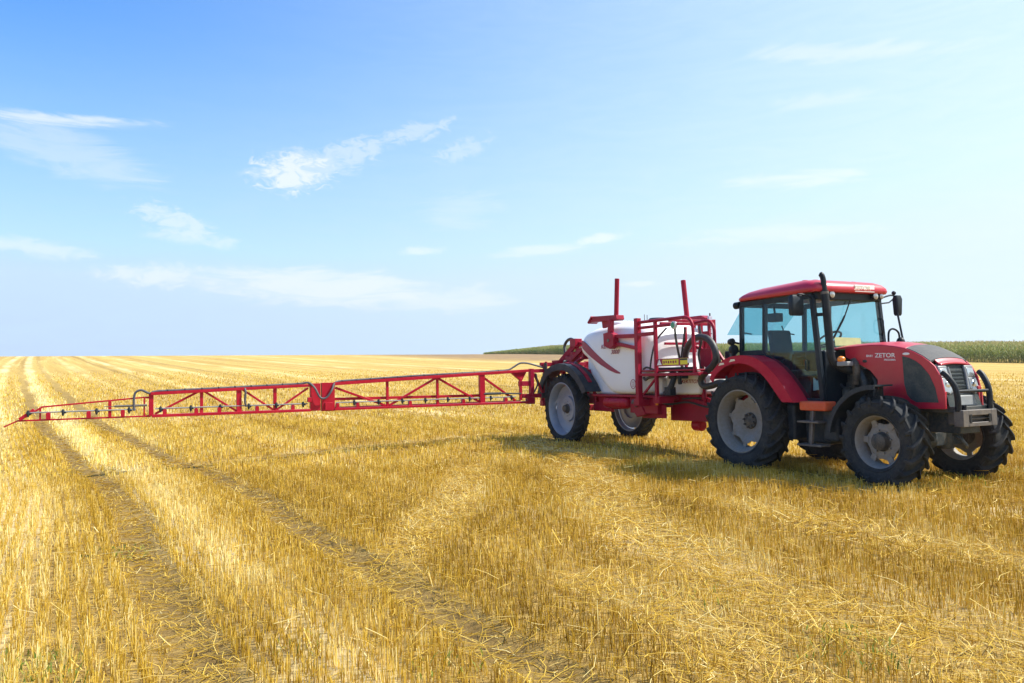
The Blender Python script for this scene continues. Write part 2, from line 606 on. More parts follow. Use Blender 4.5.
def field_material():
    m = bpy.data.materials.new('stubble_field_ground')
    m.use_nodes = True
    t = m.node_tree
    b = t.nodes['Principled BSDF']
    g = N(t, 'ShaderNodeNewGeometry')
    P = g.outputs['Position']
    off = N(t, 'ShaderNodeVectorMath', operation='SUBTRACT')
    t.links.new(P, off.inputs[0])
    off.inputs[1].default_value = (TX, TY, 0)
    Q = off.outputs[0]
    xl = dotv(t, Q, (HX, HY, 0))
    yl = dotv(t, Q, (LX, LY, 0))
    ex_ = math_node(t, 'EXPONENT', math_node(t, 'DIVIDE', math_node(t, 'MINIMUM', math_node(t, 'ADD', xl, 5.0), 0.0), 75.0))
    bd = math_node(t, 'MULTIPLY', math_node(t, 'SUBTRACT', 1.0, ex_), -5.6)
    v = math_node(t, 'SUBTRACT', math_node(t, 'SUBTRACT', yl, math_node(t, 'MULTIPLY', xl, ROWK)), bd)
    uv = N(t, 'ShaderNodeCombineXYZ')
    t.links.new(xl, uv.inputs[0])
    t.links.new(v, uv.inputs[1])
    UV = uv.outputs[0]
    band = noise_of(t, UV, 1.0, 4, 0.55, 0.3, 0.012, 0.42)           # passes of the combine
    fineb = noise_of(t, UV, 1.0, 5, 0.65, 0.2, 0.025, 1.3)
    blotch = noise_of(t, P, 0.11, 5, 0.6)
    straw = noise_of(t, P, 9.0, 6, 0.7, 0.6)
    grit = noise_of(t, P, 60.0, 4, 0.7)
    col = mixcol(t, map_range(t, band, 0.34, 0.66), FIELD_DARK, FIELD_MID)
    col = mixcol(t, map_range(t, fineb, 0.50, 0.66, 0.0, 0.85), col, FIELD_PALE)
    col = mixcol(t, map_range(t, fineb, 0.47, 0.32, 0.0, 0.75), col, (0.33, 0.215, 0.07))
    col = mixcol(t, map_range(t, blotch, 0.40, 0.72, 0.0, 0.45), col, (0.56, 0.40, 0.13))
    col = mixcol(t, map_range(t, straw, 0.35, 0.68, 0.0, 0.55), col, (0.24, 0.155, 0.06))
    col = mixcol(t, map_range(t, grit, 0.52, 0.74, 0.0, 0.6), col, (0.60, 0.46, 0.20))
    # the soil and chaff between the standing stalks; further off stalks and soil read as one
    dist = N(t, 'ShaderNodeVectorMath', operation='LENGTH')
    t.links.new(P, dist.inputs[0])
    soil = mixcol(t, map_range(t, straw, 0.35, 0.65), (0.19, 0.115, 0.030), (0.40, 0.265, 0.075))
    soil = mixcol(t, map_range(t, grit, 0.50, 0.70, 0.0, 0.75), soil, (0.56, 0.40, 0.15))
    soil = mixcol(t, map_range(t, blotch, 0.40, 0.65, 0.0, 0.4), soil, (0.40, 0.27, 0.10))
    col = mixcol(t, map_range(t, dist.outputs['Value'], 24.0, 66.0), soil, col)
    # wheelings, and the boom's shadow painted in with them
    xw = math_node(t, 'ADD', math_node(t, 'MULTIPLY', math_node(t, 'SINE', math_node(t, 'MULTIPLY', xl, 0.55)), 0.06),
                   math_node(t, 'MULTIPLY', math_node(t, 'SINE', math_node(t, 'ADD', math_node(t, 'MULTIPLY', xl, 1.37), 1.0)), 0.04))
    vw = math_node(t, 'ADD', v, xw)
    tm = None
    for c in TRACKS:
        d = math_node(t, 'ABSOLUTE', math_node(t, 'SUBTRACT', vw, c))
        k = map_range(t, d, 0.34, 0.10)
        tm = k if tm is None else math_node(t, 'MAXIMUM', tm, k)
    far = map_range(t, xl, -28.0, -48.0)
    tm = math_node(t, 'MULTIPLY', tm, map_range(t, xl, -70.0, -14.0, 0.45, 1.0))
    for c in (-2.7, 4.6):
        d = math_node(t, 'ABSOLUTE', math_node(t, 'SUBTRACT', vw, c))
        tm = math_node(t, 'MAXIMUM', tm, math_node(t, 'MULTIPLY', map_range(t, d, 0.5, 0.15, 0.0, 0.6), far))
    d = math_node(t, 'ABSOLUTE', math_node(t, 'ADD', math_node(t, 'ADD', xl, 8.63), math_node(t, 'MULTIPLY', yl, 0.152)))  # shadow strip of the boom, darkened in the ground colour
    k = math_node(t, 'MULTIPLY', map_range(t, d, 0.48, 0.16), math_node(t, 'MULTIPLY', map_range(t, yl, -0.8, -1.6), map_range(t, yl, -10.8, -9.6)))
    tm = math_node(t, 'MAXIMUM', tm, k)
    rough = noise_of(t, P, 1.3, 5, 0.7)
    tm = math_node(t, 'MULTIPLY', tm, map_range(t, rough, 0.30, 0.62, 0.45, 1.0))
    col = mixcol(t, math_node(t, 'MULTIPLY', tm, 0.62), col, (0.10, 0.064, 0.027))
    # chaff spread in pale ribbons
    rb = None
    for c, w, k in RIBBONS:
        d = math_node(t, 'ABSOLUTE', math_node(t, 'SUBTRACT', vw, c))
        kk = map_range(t, d, w, w * 0.25, 0.0, k)
        rb = kk if rb is None else math_node(t, 'MAXIMUM', rb, kk)
    rb = math_node(t, 'MULTIPLY', rb, map_range(t, noise_of(t, UV, 1.0, 5, 0.65, 0.3, 0.12, 0.5), 0.36, 0.62))
    col = mixcol(t, rb, col, (0.74, 0.60, 0.33))
    # bare turning strip along the maize
    cn = math_node(t, 'SUBTRACT', dotv(t, P, (CNX, CNY, 0)), CORN_A[0] * CNX + CORN_A[1] * CNY)
    strip = math_node(t, 'MULTIPLY', map_range(t, cn, -50.0, -30.0), map_range(t, dotv(t, P, (0, 1, 0)), 96.0, 118.0))
    strip = math_node(t, 'MULTIPLY', strip, map_range(t, noise_of(t, P, 0.35, 5, 0.65), 0.3, 0.55, 0.55, 1.0))
    col = mixcol(t, strip, col, (0.235, 0.155, 0.085))
    t.links.new(col, b.inputs['Base Color'])
    b.inputs['Roughness'].default_value = 0.95
    b.inputs['Specular IOR Level'].default_value = 0.1
    bp = N(t, 'ShaderNodeBump')
    bp.inputs['Strength'].default_value = 0.7
    bp.inputs['Distance'].default_value = 0.06
    t.links.new(math_node(t, 'ADD', straw, math_node(t, 'MULTIPLY', fineb, 0.6)), bp.inputs['Height'])
    t.links.new(bp.outputs[0], b.inputs['Normal'])
    return m


FIELD_DARK, FIELD_MID, FIELD_PALE = (0.41, 0.265, 0.060), (0.57, 0.39, 0.105), (0.72, 0.54, 0.21)
RIBBONS = [(-9.25, 0.55, 0.75), (-11.2, 0.55, 0.7), (-15.8, 0.7, 0.55), (-5.6, 0.6, 0.35), (-1.5, 0.6, 0.6), (2.4, 0.9, 0.5), (8.6, 0.9, 0.45),
           (19.0, 1.2, 0.5), (-22.0, 1.2, 0.6), (-27.5, 1.0, 0.5), (28.0, 1.6, 0.5), (46.0, 2.2, 0.5), (-42.0, 2.0, 0.5)]
FIELD = field_material()
n1 = 520
tt = np.linspace(-1, 1, n1)
gx = 5.0 * np.sinh(tt * 6.4) / np.sinh(6.4) * 300 + 0
gy = gx + 9.0
GX, GY = np.meshgrid(gx, gy, indexing='ij')
GZ = height(GX, GY)
vv = np.stack([GX, GY, GZ], -1).reshape(-1, 3)
ii = np.arange(n1 * n1).reshape(n1, n1)
qq = np.stack([ii[:-1, :-1], ii[1:, :-1], ii[1:, 1:], ii[:-1, 1:]], -1).reshape(-1, 4)
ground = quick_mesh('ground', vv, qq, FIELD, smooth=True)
tag(ground, kind='structure')


# ------------------------------------------------------------------ stubble, loose straw, weeds
def straw_material(name, ramp, trans=0.3):
    m = bpy.data.materials.new(name)
    m.use_nodes = True
    t = m.node_tree
    t.nodes.clear()
    at = N(t, 'ShaderNodeAttribute', attribute_name='tint')
    cr = N(t, 'ShaderNodeValToRGB')
    cr.color_ramp.elements[0].position, cr.color_ramp.elements[0].color = ramp[0][0], (*ramp[0][1], 1)
    cr.color_ramp.elements[1].position, cr.color_ramp.elements[1].color = ramp[-1][0], (*ramp[-1][1], 1)
    for p, c in ramp[1:-1]:
        e = cr.color_ramp.elements.new(p)
        e.color = (*c, 1)
    t.links.new(at.outputs['Fac'], cr.inputs[0])
    d = N(t, 'ShaderNodeBsdfPrincipled')
    d.inputs['Roughness'].default_value = 0.6
    d.inputs['Specular IOR Level'].default_value = 0.25
    t.links.new(cr.outputs[0], d.inputs['Base Color'])
    tr = N(t, 'ShaderNodeBsdfTranslucent')
    t.links.new(cr.outputs[0], tr.inputs['Color'])
    mx = N(t, 'ShaderNodeMixShader')
    mx.inputs[0].default_value = trans
    t.links.new(d.outputs[0], mx.inputs[1])
    t.links.new(tr.outputs[0], mx.inputs[2])
    o = N(t, 'ShaderNodeOutputMaterial')
    t.links.new(mx.outputs[0], o.inputs[0])
    return m


STRAW = straw_material('straw', [(0.0, (0.29, 0.160, 0.014)), (0.4, (0.60, 0.385, 0.034)), (0.7, (0.78, 0.565, 0.10)), (1.0, (0.93, 0.82, 0.42))], 0.28)


def smooth_noise(X, Y, s, seed):
    r = np.random.default_rng(seed)
    out = 0
    for _ in range(6):
        a, ph, k = r.uniform(0, 2 * np.pi), r.uniform(0, 2 * np.pi), r.uniform(0.5, 1.8) / s
        out = out + np.sin((X * np.cos(a) + Y * np.sin(a)) * k * 2 * np.pi + ph)
    return out / 3.0


# flattened ribbons of broken straw (machine coordinates)
LITTER = [([(3.0, -7.95), (1.2, -6.95), (-0.6, -5.75), (-3.0, -4.6)], 0.30, 0.9),
          ([(-6.0, -1.6), (-2.6, -2.6), (-0.4, -3.75), (3.0, -5.25), (5.2, -5.7), (7.2, -5.4)], 0.40, 0.9),
          ([(2.5, -3.4), (4.6, -3.6), (7.5, -2.9)], 0.35, 0.7),
          ([(4.2, -6.6), (5.6, -6.5), (6.8, -7.3)], 0.3, 0.7)]


def litter_mask(X, Y):
    xl, yl = local_xy(X, Y)
    w = 0.12 * np.sin(xl * 2.1) + 0.1 * np.sin(yl * 2.9 + 1)
    m = np.zeros_like(xl)
    for pts, half, k in LITTER:
        m = np.maximum(m, k * np.clip(1.6 - seg_dist(xl, yl, pts) / half + w, 0, 1))
    return m


def under_wheels(X, Y):
    xl, yl = local_xy(X, Y)
    bad = np.zeros(xl.shape, bool)
    for wx, wr in ((0, 0.22), (2.43, 0.20), (-5.97, 0.20)):
        bad |= (np.abs(xl - wx) < wr) & (np.abs(np.abs(yl) - 0.86) < 0.26)
    return bad


def scatter(y0, y1, dens):
    xmax = 0.82 * y1 + 2.0
    n = int(dens * (y1 - y0) * 2 * xmax)
    X = RNG.uniform(-xmax, xmax, n)
    Y = RNG.uniform(y0, y1, n)
    k = np.abs(X) < 0.82 * Y + 2.0
    return X[k], Y[k]


SV, SQ, ST = [], [], []
nv = 0
# distance bands: from, to, stalks per square metre, stalk width, sides
for (y0, y1, dens, wd, three, hs) in [(2.2, 7, 1150, .0050, True, 1.0), (7, 14, 850, .0062, True, 1.0), (14, 26, 300, .012, False, 1.0), (26, 76, 55, .028, False, 0.95)]:
    X, Y = scatter(y0, y1, dens)
    # pull the stalks into drill rows 0.14 m apart
    xl, yl = local_xy(X, Y)
    v = yl - ROWK * xl - bend(xl)
    if y1 <= 30:
        vn = np.round(v / 0.14) * 0.14 + RNG.normal(0, 0.030, len(v))
        yl = yl + (vn - v) * 0.42
        X, Y = world_xy(xl, yl)
    tm = track_shadow_mask(X, Y)
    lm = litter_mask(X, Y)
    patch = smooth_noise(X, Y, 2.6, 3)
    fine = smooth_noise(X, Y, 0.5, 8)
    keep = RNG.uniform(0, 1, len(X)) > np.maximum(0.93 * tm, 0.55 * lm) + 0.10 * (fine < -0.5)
    keep &= ~under_wheels(X, Y)
    if y1 > 60:
        keep &= RNG.uniform(0, 1, len(X)) < np.clip((y1 - np.hypot(X, Y)) / (y1 - y0 - 8), 0, 1)
    xl0, yl0 = local_xy(X, Y)
    rowb = smooth_noise(xl0 * 0.03, yl0 - ROWK * xl0 - bend(xl0), 0.9, 31) + 0.8 * smooth_noise(xl0 * 0.02, yl0 - ROWK * xl0 - bend(xl0), 3.2, 32)
    X, Y, tm, lm, patch, fine, rowb = (a[keep] for a in (X, Y, tm, lm, patch, fine, rowb))
    n = len(X)
    Z = height(X, Y) - 0.01
    h = np.clip(RNG.normal(0.098, 0.030, n), 0.03, 0.21) * (1 + 0.12 * patch + 0.10 * fine) * hs
    h *= 1 - 0.62 * tm - 0.35 * lm
    lean = np.abs(RNG.normal(0, 0.16, n)) + 0.9 * tm * RNG.uniform(0, 1, n) + 0.5 * lm * RNG.uniform(0, 1, n)
    broken = RNG.uniform(0, 1, n) < 0.06
    lean = np.where(broken, RNG.uniform(0.5, 1.3, n), lean)
    la = RNG.uniform(0, 2 * np.pi, n)
    dx, dy, dz = np.sin(lean) * np.cos(la) * h, np.sin(lean) * np.sin(la) * h, np.cos(lean) * h
    w = wd * RNG.uniform(0.65, 1.35, n)
    xl, yl = local_xy(X, Y)
    pale = np.exp(-((yl - ROWK * xl - bend(xl) + 9.28) / 0.36) ** 2) * np.clip((4.5 - xl) / 3, 0, 1)
    pale = np.maximum(pale, 0.5 * np.exp(-((yl - ROWK * xl - bend(xl) + 11.3) / 0.5) ** 2))
    h *= 1 + 0.25 * pale
    dz = np.cos(lean) * h
    tint = np.clip(0.40 * pale + RNG.normal(0.47, 0.21, n) + 0.12 * patch + 0.06 * fine + 0.125 * rowb - 0.10 * tm + 0.30 * lm
                   + 0.09 * np.clip((-yl - 8.3) / 1.5, 0, 1), 0, 1)
    base = np.stack([X, Y, Z], -1)
    tip = base + np.stack([dx, dy, dz], -1)
    yaw = RNG.uniform(0, 2 * np.pi, n)
    if three:
        ring = [np.stack([np.cos(yaw + k * 2.0944), np.sin(yaw + k * 2.0944), 0 * yaw], -1) * (w / 2)[:, None] for k in range(3)]
        V = np.concatenate([np.stack([base + r for r in ring], 1), np.stack([tip + r * 0.8 for r in ring], 1)], 1)   # n,6,3
        F = np.array([[0, 1, 4, 3], [1, 2, 5, 4], [2, 0, 3, 5]])
    else:
        r = np.stack([np.cos(yaw), np.sin(yaw), 0 * yaw], -1) * (w / 2)[:, None]
        V = np.stack([base - r, base + r, tip + r * 0.8, tip - r * 0.8], 1)
        F = np.array([[0, 1, 2, 3]])
    k = V.shape[1]
    SV.append(V.reshape(-1, 3))
    SQ.append((F[None] + (np.arange(n) * k)[:, None, None]).reshape(-1, 4) + nv)
    tv = np.repeat(tint[:, None], k, 1)
    ST.append(tv.ravel())
    nv += n * k
stubble = quick_mesh('stubble', np.concatenate(SV), np.concatenate(SQ), STRAW, np.concatenate(ST))
tag(stubble, 'golden cut cereal stubble standing in drill rows all over the field', 'stubble', kind='stuff')

LV, LQ, LT = [], [], []
nv = 0
for (y0, y1, dens, wd) in [(2.2, 7, 560, .0040), (7, 15, 320, .0065), (15, 30, 100, .013)]:
    X, Y = scatter(y0, y1, dens)
    lm, tm = litter_mask(X, Y), track_shadow_mask(X, Y)
    patch = smooth_noise(X, Y, 1.1, 21)
    p = np.clip(0.11 + 0.07 * patch + 0.6 * lm + 0.42 * tm, 0, 1)
    keep = RNG.uniform(0, 1, len(X)) < p
    X, Y, lm, tm = X[keep], Y[keep], lm[keep], tm[keep]
    n = len(X)
    Lh = RNG.uniform(0.03, 0.14, n) * (1 + 0.3 * lm)
    a = RNG.uniform(0, 2 * np.pi, n)
    lift = np.clip(RNG.normal(0.055, 0.04, n) * (1 - 0.75 * tm) * (1 - 0.45 * lm), 0.006, 0.2)
    pitch = RNG.normal(0, 0.16, n)
    c = np.stack([X, Y, height(X, Y) + lift], -1)
    d = np.stack([np.cos(a) * np.cos(pitch), np.sin(a) * np.cos(pitch), np.sin(pitch)], -1)
    sag = RNG.normal(0, 0.16, n)
    s = np.stack([-np.sin(a), np.cos(a), 0 * a], -1)
    w = (wd * RNG.uniform(0.6, 1.4, n) / 2)[:, None]
    upn = np.cross(d, s)
    pts = [c - d * Lh[:, None] + s * (sag * Lh)[:, None], c, c + d * Lh[:, None] + s * (sag * Lh)[:, None]]
    V = np.stack([q + o for q in pts for o in (s * w + upn * w * 0.5, -s * w + upn * w * 0.5, -upn * w)], 1)    # n,9,3
    F = np.array([[i * 3 + j, i * 3 + (j + 1) % 3, i * 3 + 3 + (j + 1) % 3, i * 3 + 3 + j] for i in range(2) for j in range(3)])
    LV.append(V.reshape(-1, 3))
    LQ.append((F[None] + (np.arange(n) * 9)[:, None, None]).reshape(-1, 4) + nv)
    LT.append(np.repeat(np.clip(RNG.normal(0.66, 0.16, n) - 0.1 * tm, 0, 1), 9))
    nv += n * 9
loose = quick_mesh('loose_straw', np.concatenate(LV), np.concatenate(LQ), STRAW, np.concatenate(LT))
tag(loose, 'pale broken straw lying loose on the stubble and in the wheel tracks', 'straw', kind='stuff')

WEED = straw_material('weed_leaf', [(0.0, (0.10, 0.17, 0.02)), (0.5, (0.22, 0.27, 0.04)), (1.0, (0.42, 0.38, 0.07))], 0.4)
WV, WQ, WT_ = [], [], []
nv = 0
for (cx, cy, rad, cnt) in [(-3.03, 4.72, 0.3, 160), (-2.7, 4.49, 0.2, 50), (1.94, 4.46, 0.35, 110), (2.05, 16.1, 0.5, 260), (2.18, 19.06, 0.5, 200), (5.83, 10.48, 0.8, 420), (7.05, 11.32, 0.6, 260), (-0.4, 4.5, 0.25, 30), (2.47, 15.41, 0.4, 120), (-1.4, 4.89, 0.2, 20), (1.34, 5.57, 0.3, 30), (-4.11, 7.82, 0.35, 70)]:
    n = cnt
    a0, rr = RNG.uniform(0, 2 * np.pi, n), rad * np.sqrt(RNG.uniform(0, 1, n))
    X, Y = cx + rr * np.cos(a0), cy + rr * np.sin(a0)
    a, L, w = RNG.uniform(0, 2 * np.pi, n), RNG.uniform(0.03, 0.10, n), RNG.uniform(0.003, 0.007, n)
    el_ = RNG.uniform(0.5, 1.4, n)
    b0 = np.stack([X, Y, height(X, Y) + RNG.uniform(0, 0.07, n)], -1)
    d = np.stack([np.cos(a) * np.cos(el_), np.sin(a) * np.cos(el_), np.sin(el_)], -1)
    s = np.stack([-np.sin(a), np.cos(a), 0 * a], -1)
    mid = b0 + d * (L * 0.55)[:, None]
    tip = b0 + d * L[:, None] - np.stack([0 * L, 0 * L, L * 0.18], -1)
    V = np.stack([b0 - s * w[:, None] * .4, b0 + s * w[:, None] * .4, mid + s * w[:, None], mid - s * w[:, None], tip + s * w[:, None] * .15, tip - s * w[:, None] * .15], 1)
    F = np.array([[0, 1, 2, 3], [3, 2, 4, 5]])
    WV.append(V.reshape(-1, 3))
    WQ.append((F[None] + (np.arange(n) * 6)[:, None, None]).reshape(-1, 4) + nv)
    WT_.append(np.repeat(RNG.uniform(0, 1, n), 6))
    nv += n * 6
weeds = quick_mesh('weeds', np.concatenate(WV), np.concatenate(WQ), WEED, np.concatenate(WT_))
tag(weeds, 'low green weeds sprouting here and there between the stubble', 'weeds', kind='stuff')

# ------------------------------------------------------------------ maize on the far slope
CORN = straw_material('maize_leaf', [(0.0, (0.10, 0.15, 0.02)), (0.45, (0.22, 0.26, 0.05)), (0.8, (0.33, 0.31, 0.09)), (1.0, (0.46, 0.38, 0.15))], 0.35)
rows, along = [], []
dd = 0.0
while dd < 170:
    step = 0.75 if dd < 6 else 1.5 if dd < 25 else 3.0
    sp = 0.22 if dd < 4 else 0.4 if dd < 12 else 0.9 if dd < 60 else 1.6
    s = np.arange(-130, 190, sp)
    along.append(s + RNG.normal(0, sp * 0.25, len(s)))
    rows.append(np.full(len(s), dd) + RNG.normal(0, 0.08, len(s)))
    dd += step
s, dpt = np.concatenate(along), np.concatenate(rows)
ex, ey = (CORN_B[0] - CORN_A[0]) / _cl, (CORN_B[1] - CORN_A[1]) / _cl
X = CORN_A[0] + ex * s + CNX * dpt
Y = CORN_A[1] + ey * s + CNY * dpt
k = (Y > 12) & (X < 1.15 * Y + 6) & (X > -7.5 - 0.03 * (Y - 200))
X, Y, dpt = X[k], Y[k], dpt[k]
n = len(X)
Z = height(X, Y, False)
H = np.clip(RNG.normal(2.02, 0.09, n) + 0.12 * smooth_noise(X, Y, 14, 5), 1.5, 2.7)
H *= np.clip(0.80 + 0.1 * dpt, 0, 1) * np.clip((X + 9.5) / 22 + 0.10, 0.1, 1)
big = np.where(dpt < 6, 1.0, np.where(dpt < 25, 1.35, 1.9))
tintp = np.clip(RNG.normal(0.45, 0.14, n) + 0.12 * smooth_noise(X, Y, 9, 6), 0, 1)
CV, CQ, CT = [], [], []
nv = 0


def push(V, F, tint):
    global nv
    m, k = V.shape[0], V.shape[1]
    CV.append(V.reshape(-1, 3))
    CQ.append((F[None] + (np.arange(m) * k)[:, None, None]).reshape(-1, 4) + nv)
    CT.append(np.repeat(tint[:, None], k, 1).ravel())
    nv += m * k


one = np.ones(n)
for yaw in (0.3, 1.87):
    r = np.array([math.cos(yaw), math.sin(yaw), 0])[None] * (0.022 * big)[:, None]
    b0, tp = np.stack([X, Y, Z], -1), np.stack([X, Y, Z + H * 0.9], -1)
    push(np.stack([b0 - r, b0 + r, tp + r * .4, tp - r * .4], 1), np.array([[0, 1, 2, 3]]), tintp * 0.8)
for lf in range(7):
    a = RNG.uniform(0, 2 * np.pi, n)
    zb = H * (0.16 + 0.115 * lf)
    L = RNG.uniform(0.42, 0.75, n) * np.sqrt(big)
    w = RNG.uniform(0.035, 0.055, n) * big
    hd = np.stack([np.cos(a), np.sin(a), 0 * a], -1)
    sd_ = np.stack([-np.sin(a), np.cos(a), 0 * a], -1) * w[:, None]
    b0 = np.stack([X, Y, Z + zb], -1)
    m1 = b0 + hd * (L * .5)[:, None] + np.array([0, 0, 1])[None] * (L * RNG.uniform(.35, .6, n))[:, None]
    t1 = b0 + hd * L[:, None] + np.array([0, 0, 1])[None] * (L * RNG.uniform(-.25, .35, n))[:, None]
    V = np.stack([b0 - sd_ * .6, b0 + sd_ * .6, m1 + sd_, m1 - sd_, t1 + sd_ * .1, t1 - sd_ * .1], 1)
    low = 0.28 if lf == 0 else 0.12 if lf == 1 else 0.0
    push(V, np.array([[0, 1, 2, 3], [3, 2, 4, 5]]), np.clip(tintp + RNG.normal(0, .08, n) + low, 0, 1))
for q in range(3):      # tassel
    a = RNG.uniform(0, 2 * np.pi, n)
    b0 = np.stack([X, Y, Z + H * .88], -1)
    tp = b0 + np.stack([np.cos(a) * .07, np.sin(a) * .07, H * .15], -1) * big[:, None]
    r = np.stack([-np.sin(a), np.cos(a), 0 * a], -1) * (0.012 * big)[:, None]
    push(np.stack([b0 - r, b0 + r, tp + r, tp - r], 1), np.array([[0, 1, 2, 3]]), np.full(n, 0.97))
maize = quick_mesh('maize_field', np.concatenate(CV), np.concatenate(CQ), CORN, np.concatenate(CT))
tag(maize, 'tall green maize field covering the slope behind the tractor', 'maize', kind='stuff')

# ------------------------------------------------------------------ the air over the field
hz_ = bpy.data.materials.new('summer_haze')
hz_.use_nodes = True
hz_.node_tree.nodes.clear()
pv = N(hz_.node_tree, 'ShaderNodeVolumePrincipled')
pv.inputs['Color'].default_value = (0.90, 0.95, 1.0, 1)
pv.inputs['Density'].default_value = 0.0003
pv.inputs['Anisotropy'].default_value = 0.3
ho = N(hz_.node_tree, 'ShaderNodeOutputMaterial')
hz_.node_tree.links.new(pv.outputs[0], ho.inputs['Volume'])
HB = 1750.0
hm = bpy.data.meshes.new('haze')
hm.from_pydata([(x, y, z) for x in (-HB, HB) for y in (-HB, HB) for z in (-33.0, 24.0)], [], [(0, 1, 3, 2), (4, 6, 7, 5), (0, 4, 5, 1), (2, 3, 7, 6), (0, 2, 6, 4), (1, 5, 7, 3)])
hm.materials.append(hz_)
haze = bpy.data.objects.new('haze', hm)
C.objects.link(haze)
tag(haze, 'thin pale summer haze lying over the whole field', 'haze', kind='stuff')

# ------------------------------------------------------------------ wheels
def tyre_mb(Ro, rim, w, lugs, lh, sweep=1.0, thick=0.03):
    mb = MB()
    Rc = Ro - lh
    h = w / 2
    sw = Rc - rim
    prof = [(rim - .005, -h * .80), (rim + .02, -h * .88), (rim + sw * .35, -h * .99), (rim + sw * .60, -h), (Rc - .06, -h * .97), (Rc - .02, -h * .88), (Rc - .004, -h * .6), (Rc, 0)]
    prof = prof + [(r, -a) for r, a in prof[-2::-1]]
    prof += [(rim - .005, 0)]
    n = 72
    v, f = [], []
    for r, a in prof:
        for k in range(n):
            t = 2 * math.pi * k / n
            v.append((r * math.cos(t), a, r * math.sin(t)))
    m = len(prof)
    for i in range(m):
        j = (i + 1) % m
        for k in range(n):
            f.append((i * n + k, j * n + k, j * n + (k + 1) % n, i * n + (k + 1) % n))
    mb.add(v, f)
    # raised ribs on the sidewall
    for s in (-1, 1):
        for rr in (rim + sw * .16, rim + sw * .78):
            ring = []
            for dr, dy in ((-.012, 0), (0, .007), (.012, 0), (0, -.02)):
                ring.append((rr + dr, s * (h * (.93 if rr < rim + sw * .3 else .985) + dy)))
            vv, ff = [], []
            for r, a in ring:
                for k in range(n):
                    t = 2 * math.pi * k / n
                    vv.append((r * math.cos(t), a, r * math.sin(t)))
            for i in range(4):
                for k in range(n):
                    ff.append((i * n + k, ((i + 1) % 4) * n + k, ((i + 1) % 4) * n + (k + 1) % n, i * n + (k + 1) % n))
            mb.add(vv, ff)
    # chevron lugs
    st = [(-.06, Rc, 0.0), (.25, Rc, .0), (.55, Rc - .003, 0), (.85, Rc - .012, 0), (1.0, Rc - .035, 0), (1.035, Rc - .085, 0)]
    for s in (-1, 1):
        for q in range(lugs):
            a0 = 2 * math.pi * (q + (0.5 if s > 0 else 0)) / lugs
            vv = []
            for i, (t, r, _) in enumerate(st):
                y = s * t * h
                ang = a0 - sweep * min(t, 1.0) * h / Ro * 1.15
                last = i == len(st) - 1
                hh = lh if not last else 0.012
                th_ = thick * (1.25 if t > .8 else 1.0)
                for (da, dr) in ((-th_ * .75, -.012), (th_ * .75, -.012), (th_ * .45, hh), (-th_ * .45, hh)):
                    rr = r + dr
                    if i >= 4 and dr > 0:
                        yy = y + s * (0.02 if last else 0.004)
                    else:
                        yy = y
                    a = ang + da / Ro
                    vv.append((rr * math.cos(a), yy, rr * math.sin(a)))
            ff = [(0, 1, 2, 3), tuple(range(len(vv) - 4, len(vv)))[::-1]]
            for i in range(len(st) - 1):
                for k in range(4):
                    a, b = i * 4 + k, i * 4 + (k + 1) % 4
                    ff.append((a, a + 4, b + 4, b))
            mb.add(vv, ff)
    return mb


def ring_mb(prof, n=56):
    mb = MB()
    v, f = [], []
    m = len(prof)
    for r, a in prof:
        for k in range(n):
            t = 2 * math.pi * k / n
            v.append((r * math.cos(t), a, r * math.sin(t)))
    for i in range(m):
        j = (i + 1) % m
        for k in range(n):
            f.append((i * n + k, j * n + k, j * n + (k + 1) % n, i * n + (k + 1) % n))
    return mb.add(v, f)


def rim_mb(rr, b, drop=0.075):
    o = [(rr + .012, -b), (rr - .010, -b - .004), (rr - .028, -b + .015), (rr - .036, -b + .05), (rr - drop, -b + .10), (rr - drop, b - .10), (rr - .036, b - .05), (rr - .02, b), (rr + .012, b)]
    i = [(rr + .012, b - .012), (rr - .012, b - .05), (rr - drop + .015, b - .11), (rr - drop + .015, -b + .11), (rr - .012, -b + .05), (rr + .012, -b + .012)]
    return ring_mb(o + i)


def dish_mb(rings, n=64):
    """rings: (radius, scallop depth, lobes, offset); both faces, outer ring first"""
    mb = MB()
    v, f = [], []
    for face, dy in ((0, 0.0), (1, 0.018)):
        for (r, sc, lb, y) in (rings if face == 0 else rings[::-1]):
            for k in range(n):
                t = 2 * math.pi * k / n
                q = r + sc * (0.5 + 0.5 * math.cos(lb * t)) ** 0.6
                v.append((q * math.cos(t), y + dy, q * math.sin(t)))
    m = len(rings) * 2
    for i in range(m):
        j = (i + 1) % m
        for k in range(n):
            f.append((i * n + k, j * n + k, j * n + (k + 1) % n, i * n + (k + 1) % n))
    return mb.add(v, f)


def bolts(mb, r, n, y0, y1, rad, a0=0.0):
    for k in range(n):
        t = a0 + 2 * math.pi * k / n
        mb.lathe([(rad, y0), (rad, y1)], (r * math.cos(t), 0, r * math.sin(t)), 'y', 6)
    return mb


def copy_tree(o, parent=None):
    c = o.copy()
    C.objects.link(c)
    c.parent = parent
    for ch in list(o.children):
        copy_tree(ch, c)
    return c


# ------------------------------------------------------------------ tractor
tractor = empty('tractor', None, (TX, TY, 0), -TH)
tag(tractor, 'red farm tractor with glass cab and upright exhaust parked on the stubble', 'tractor')

# wheels: dish is the part, tyre, rim and hub belong to it
YR, YF = 0.872, 0.735


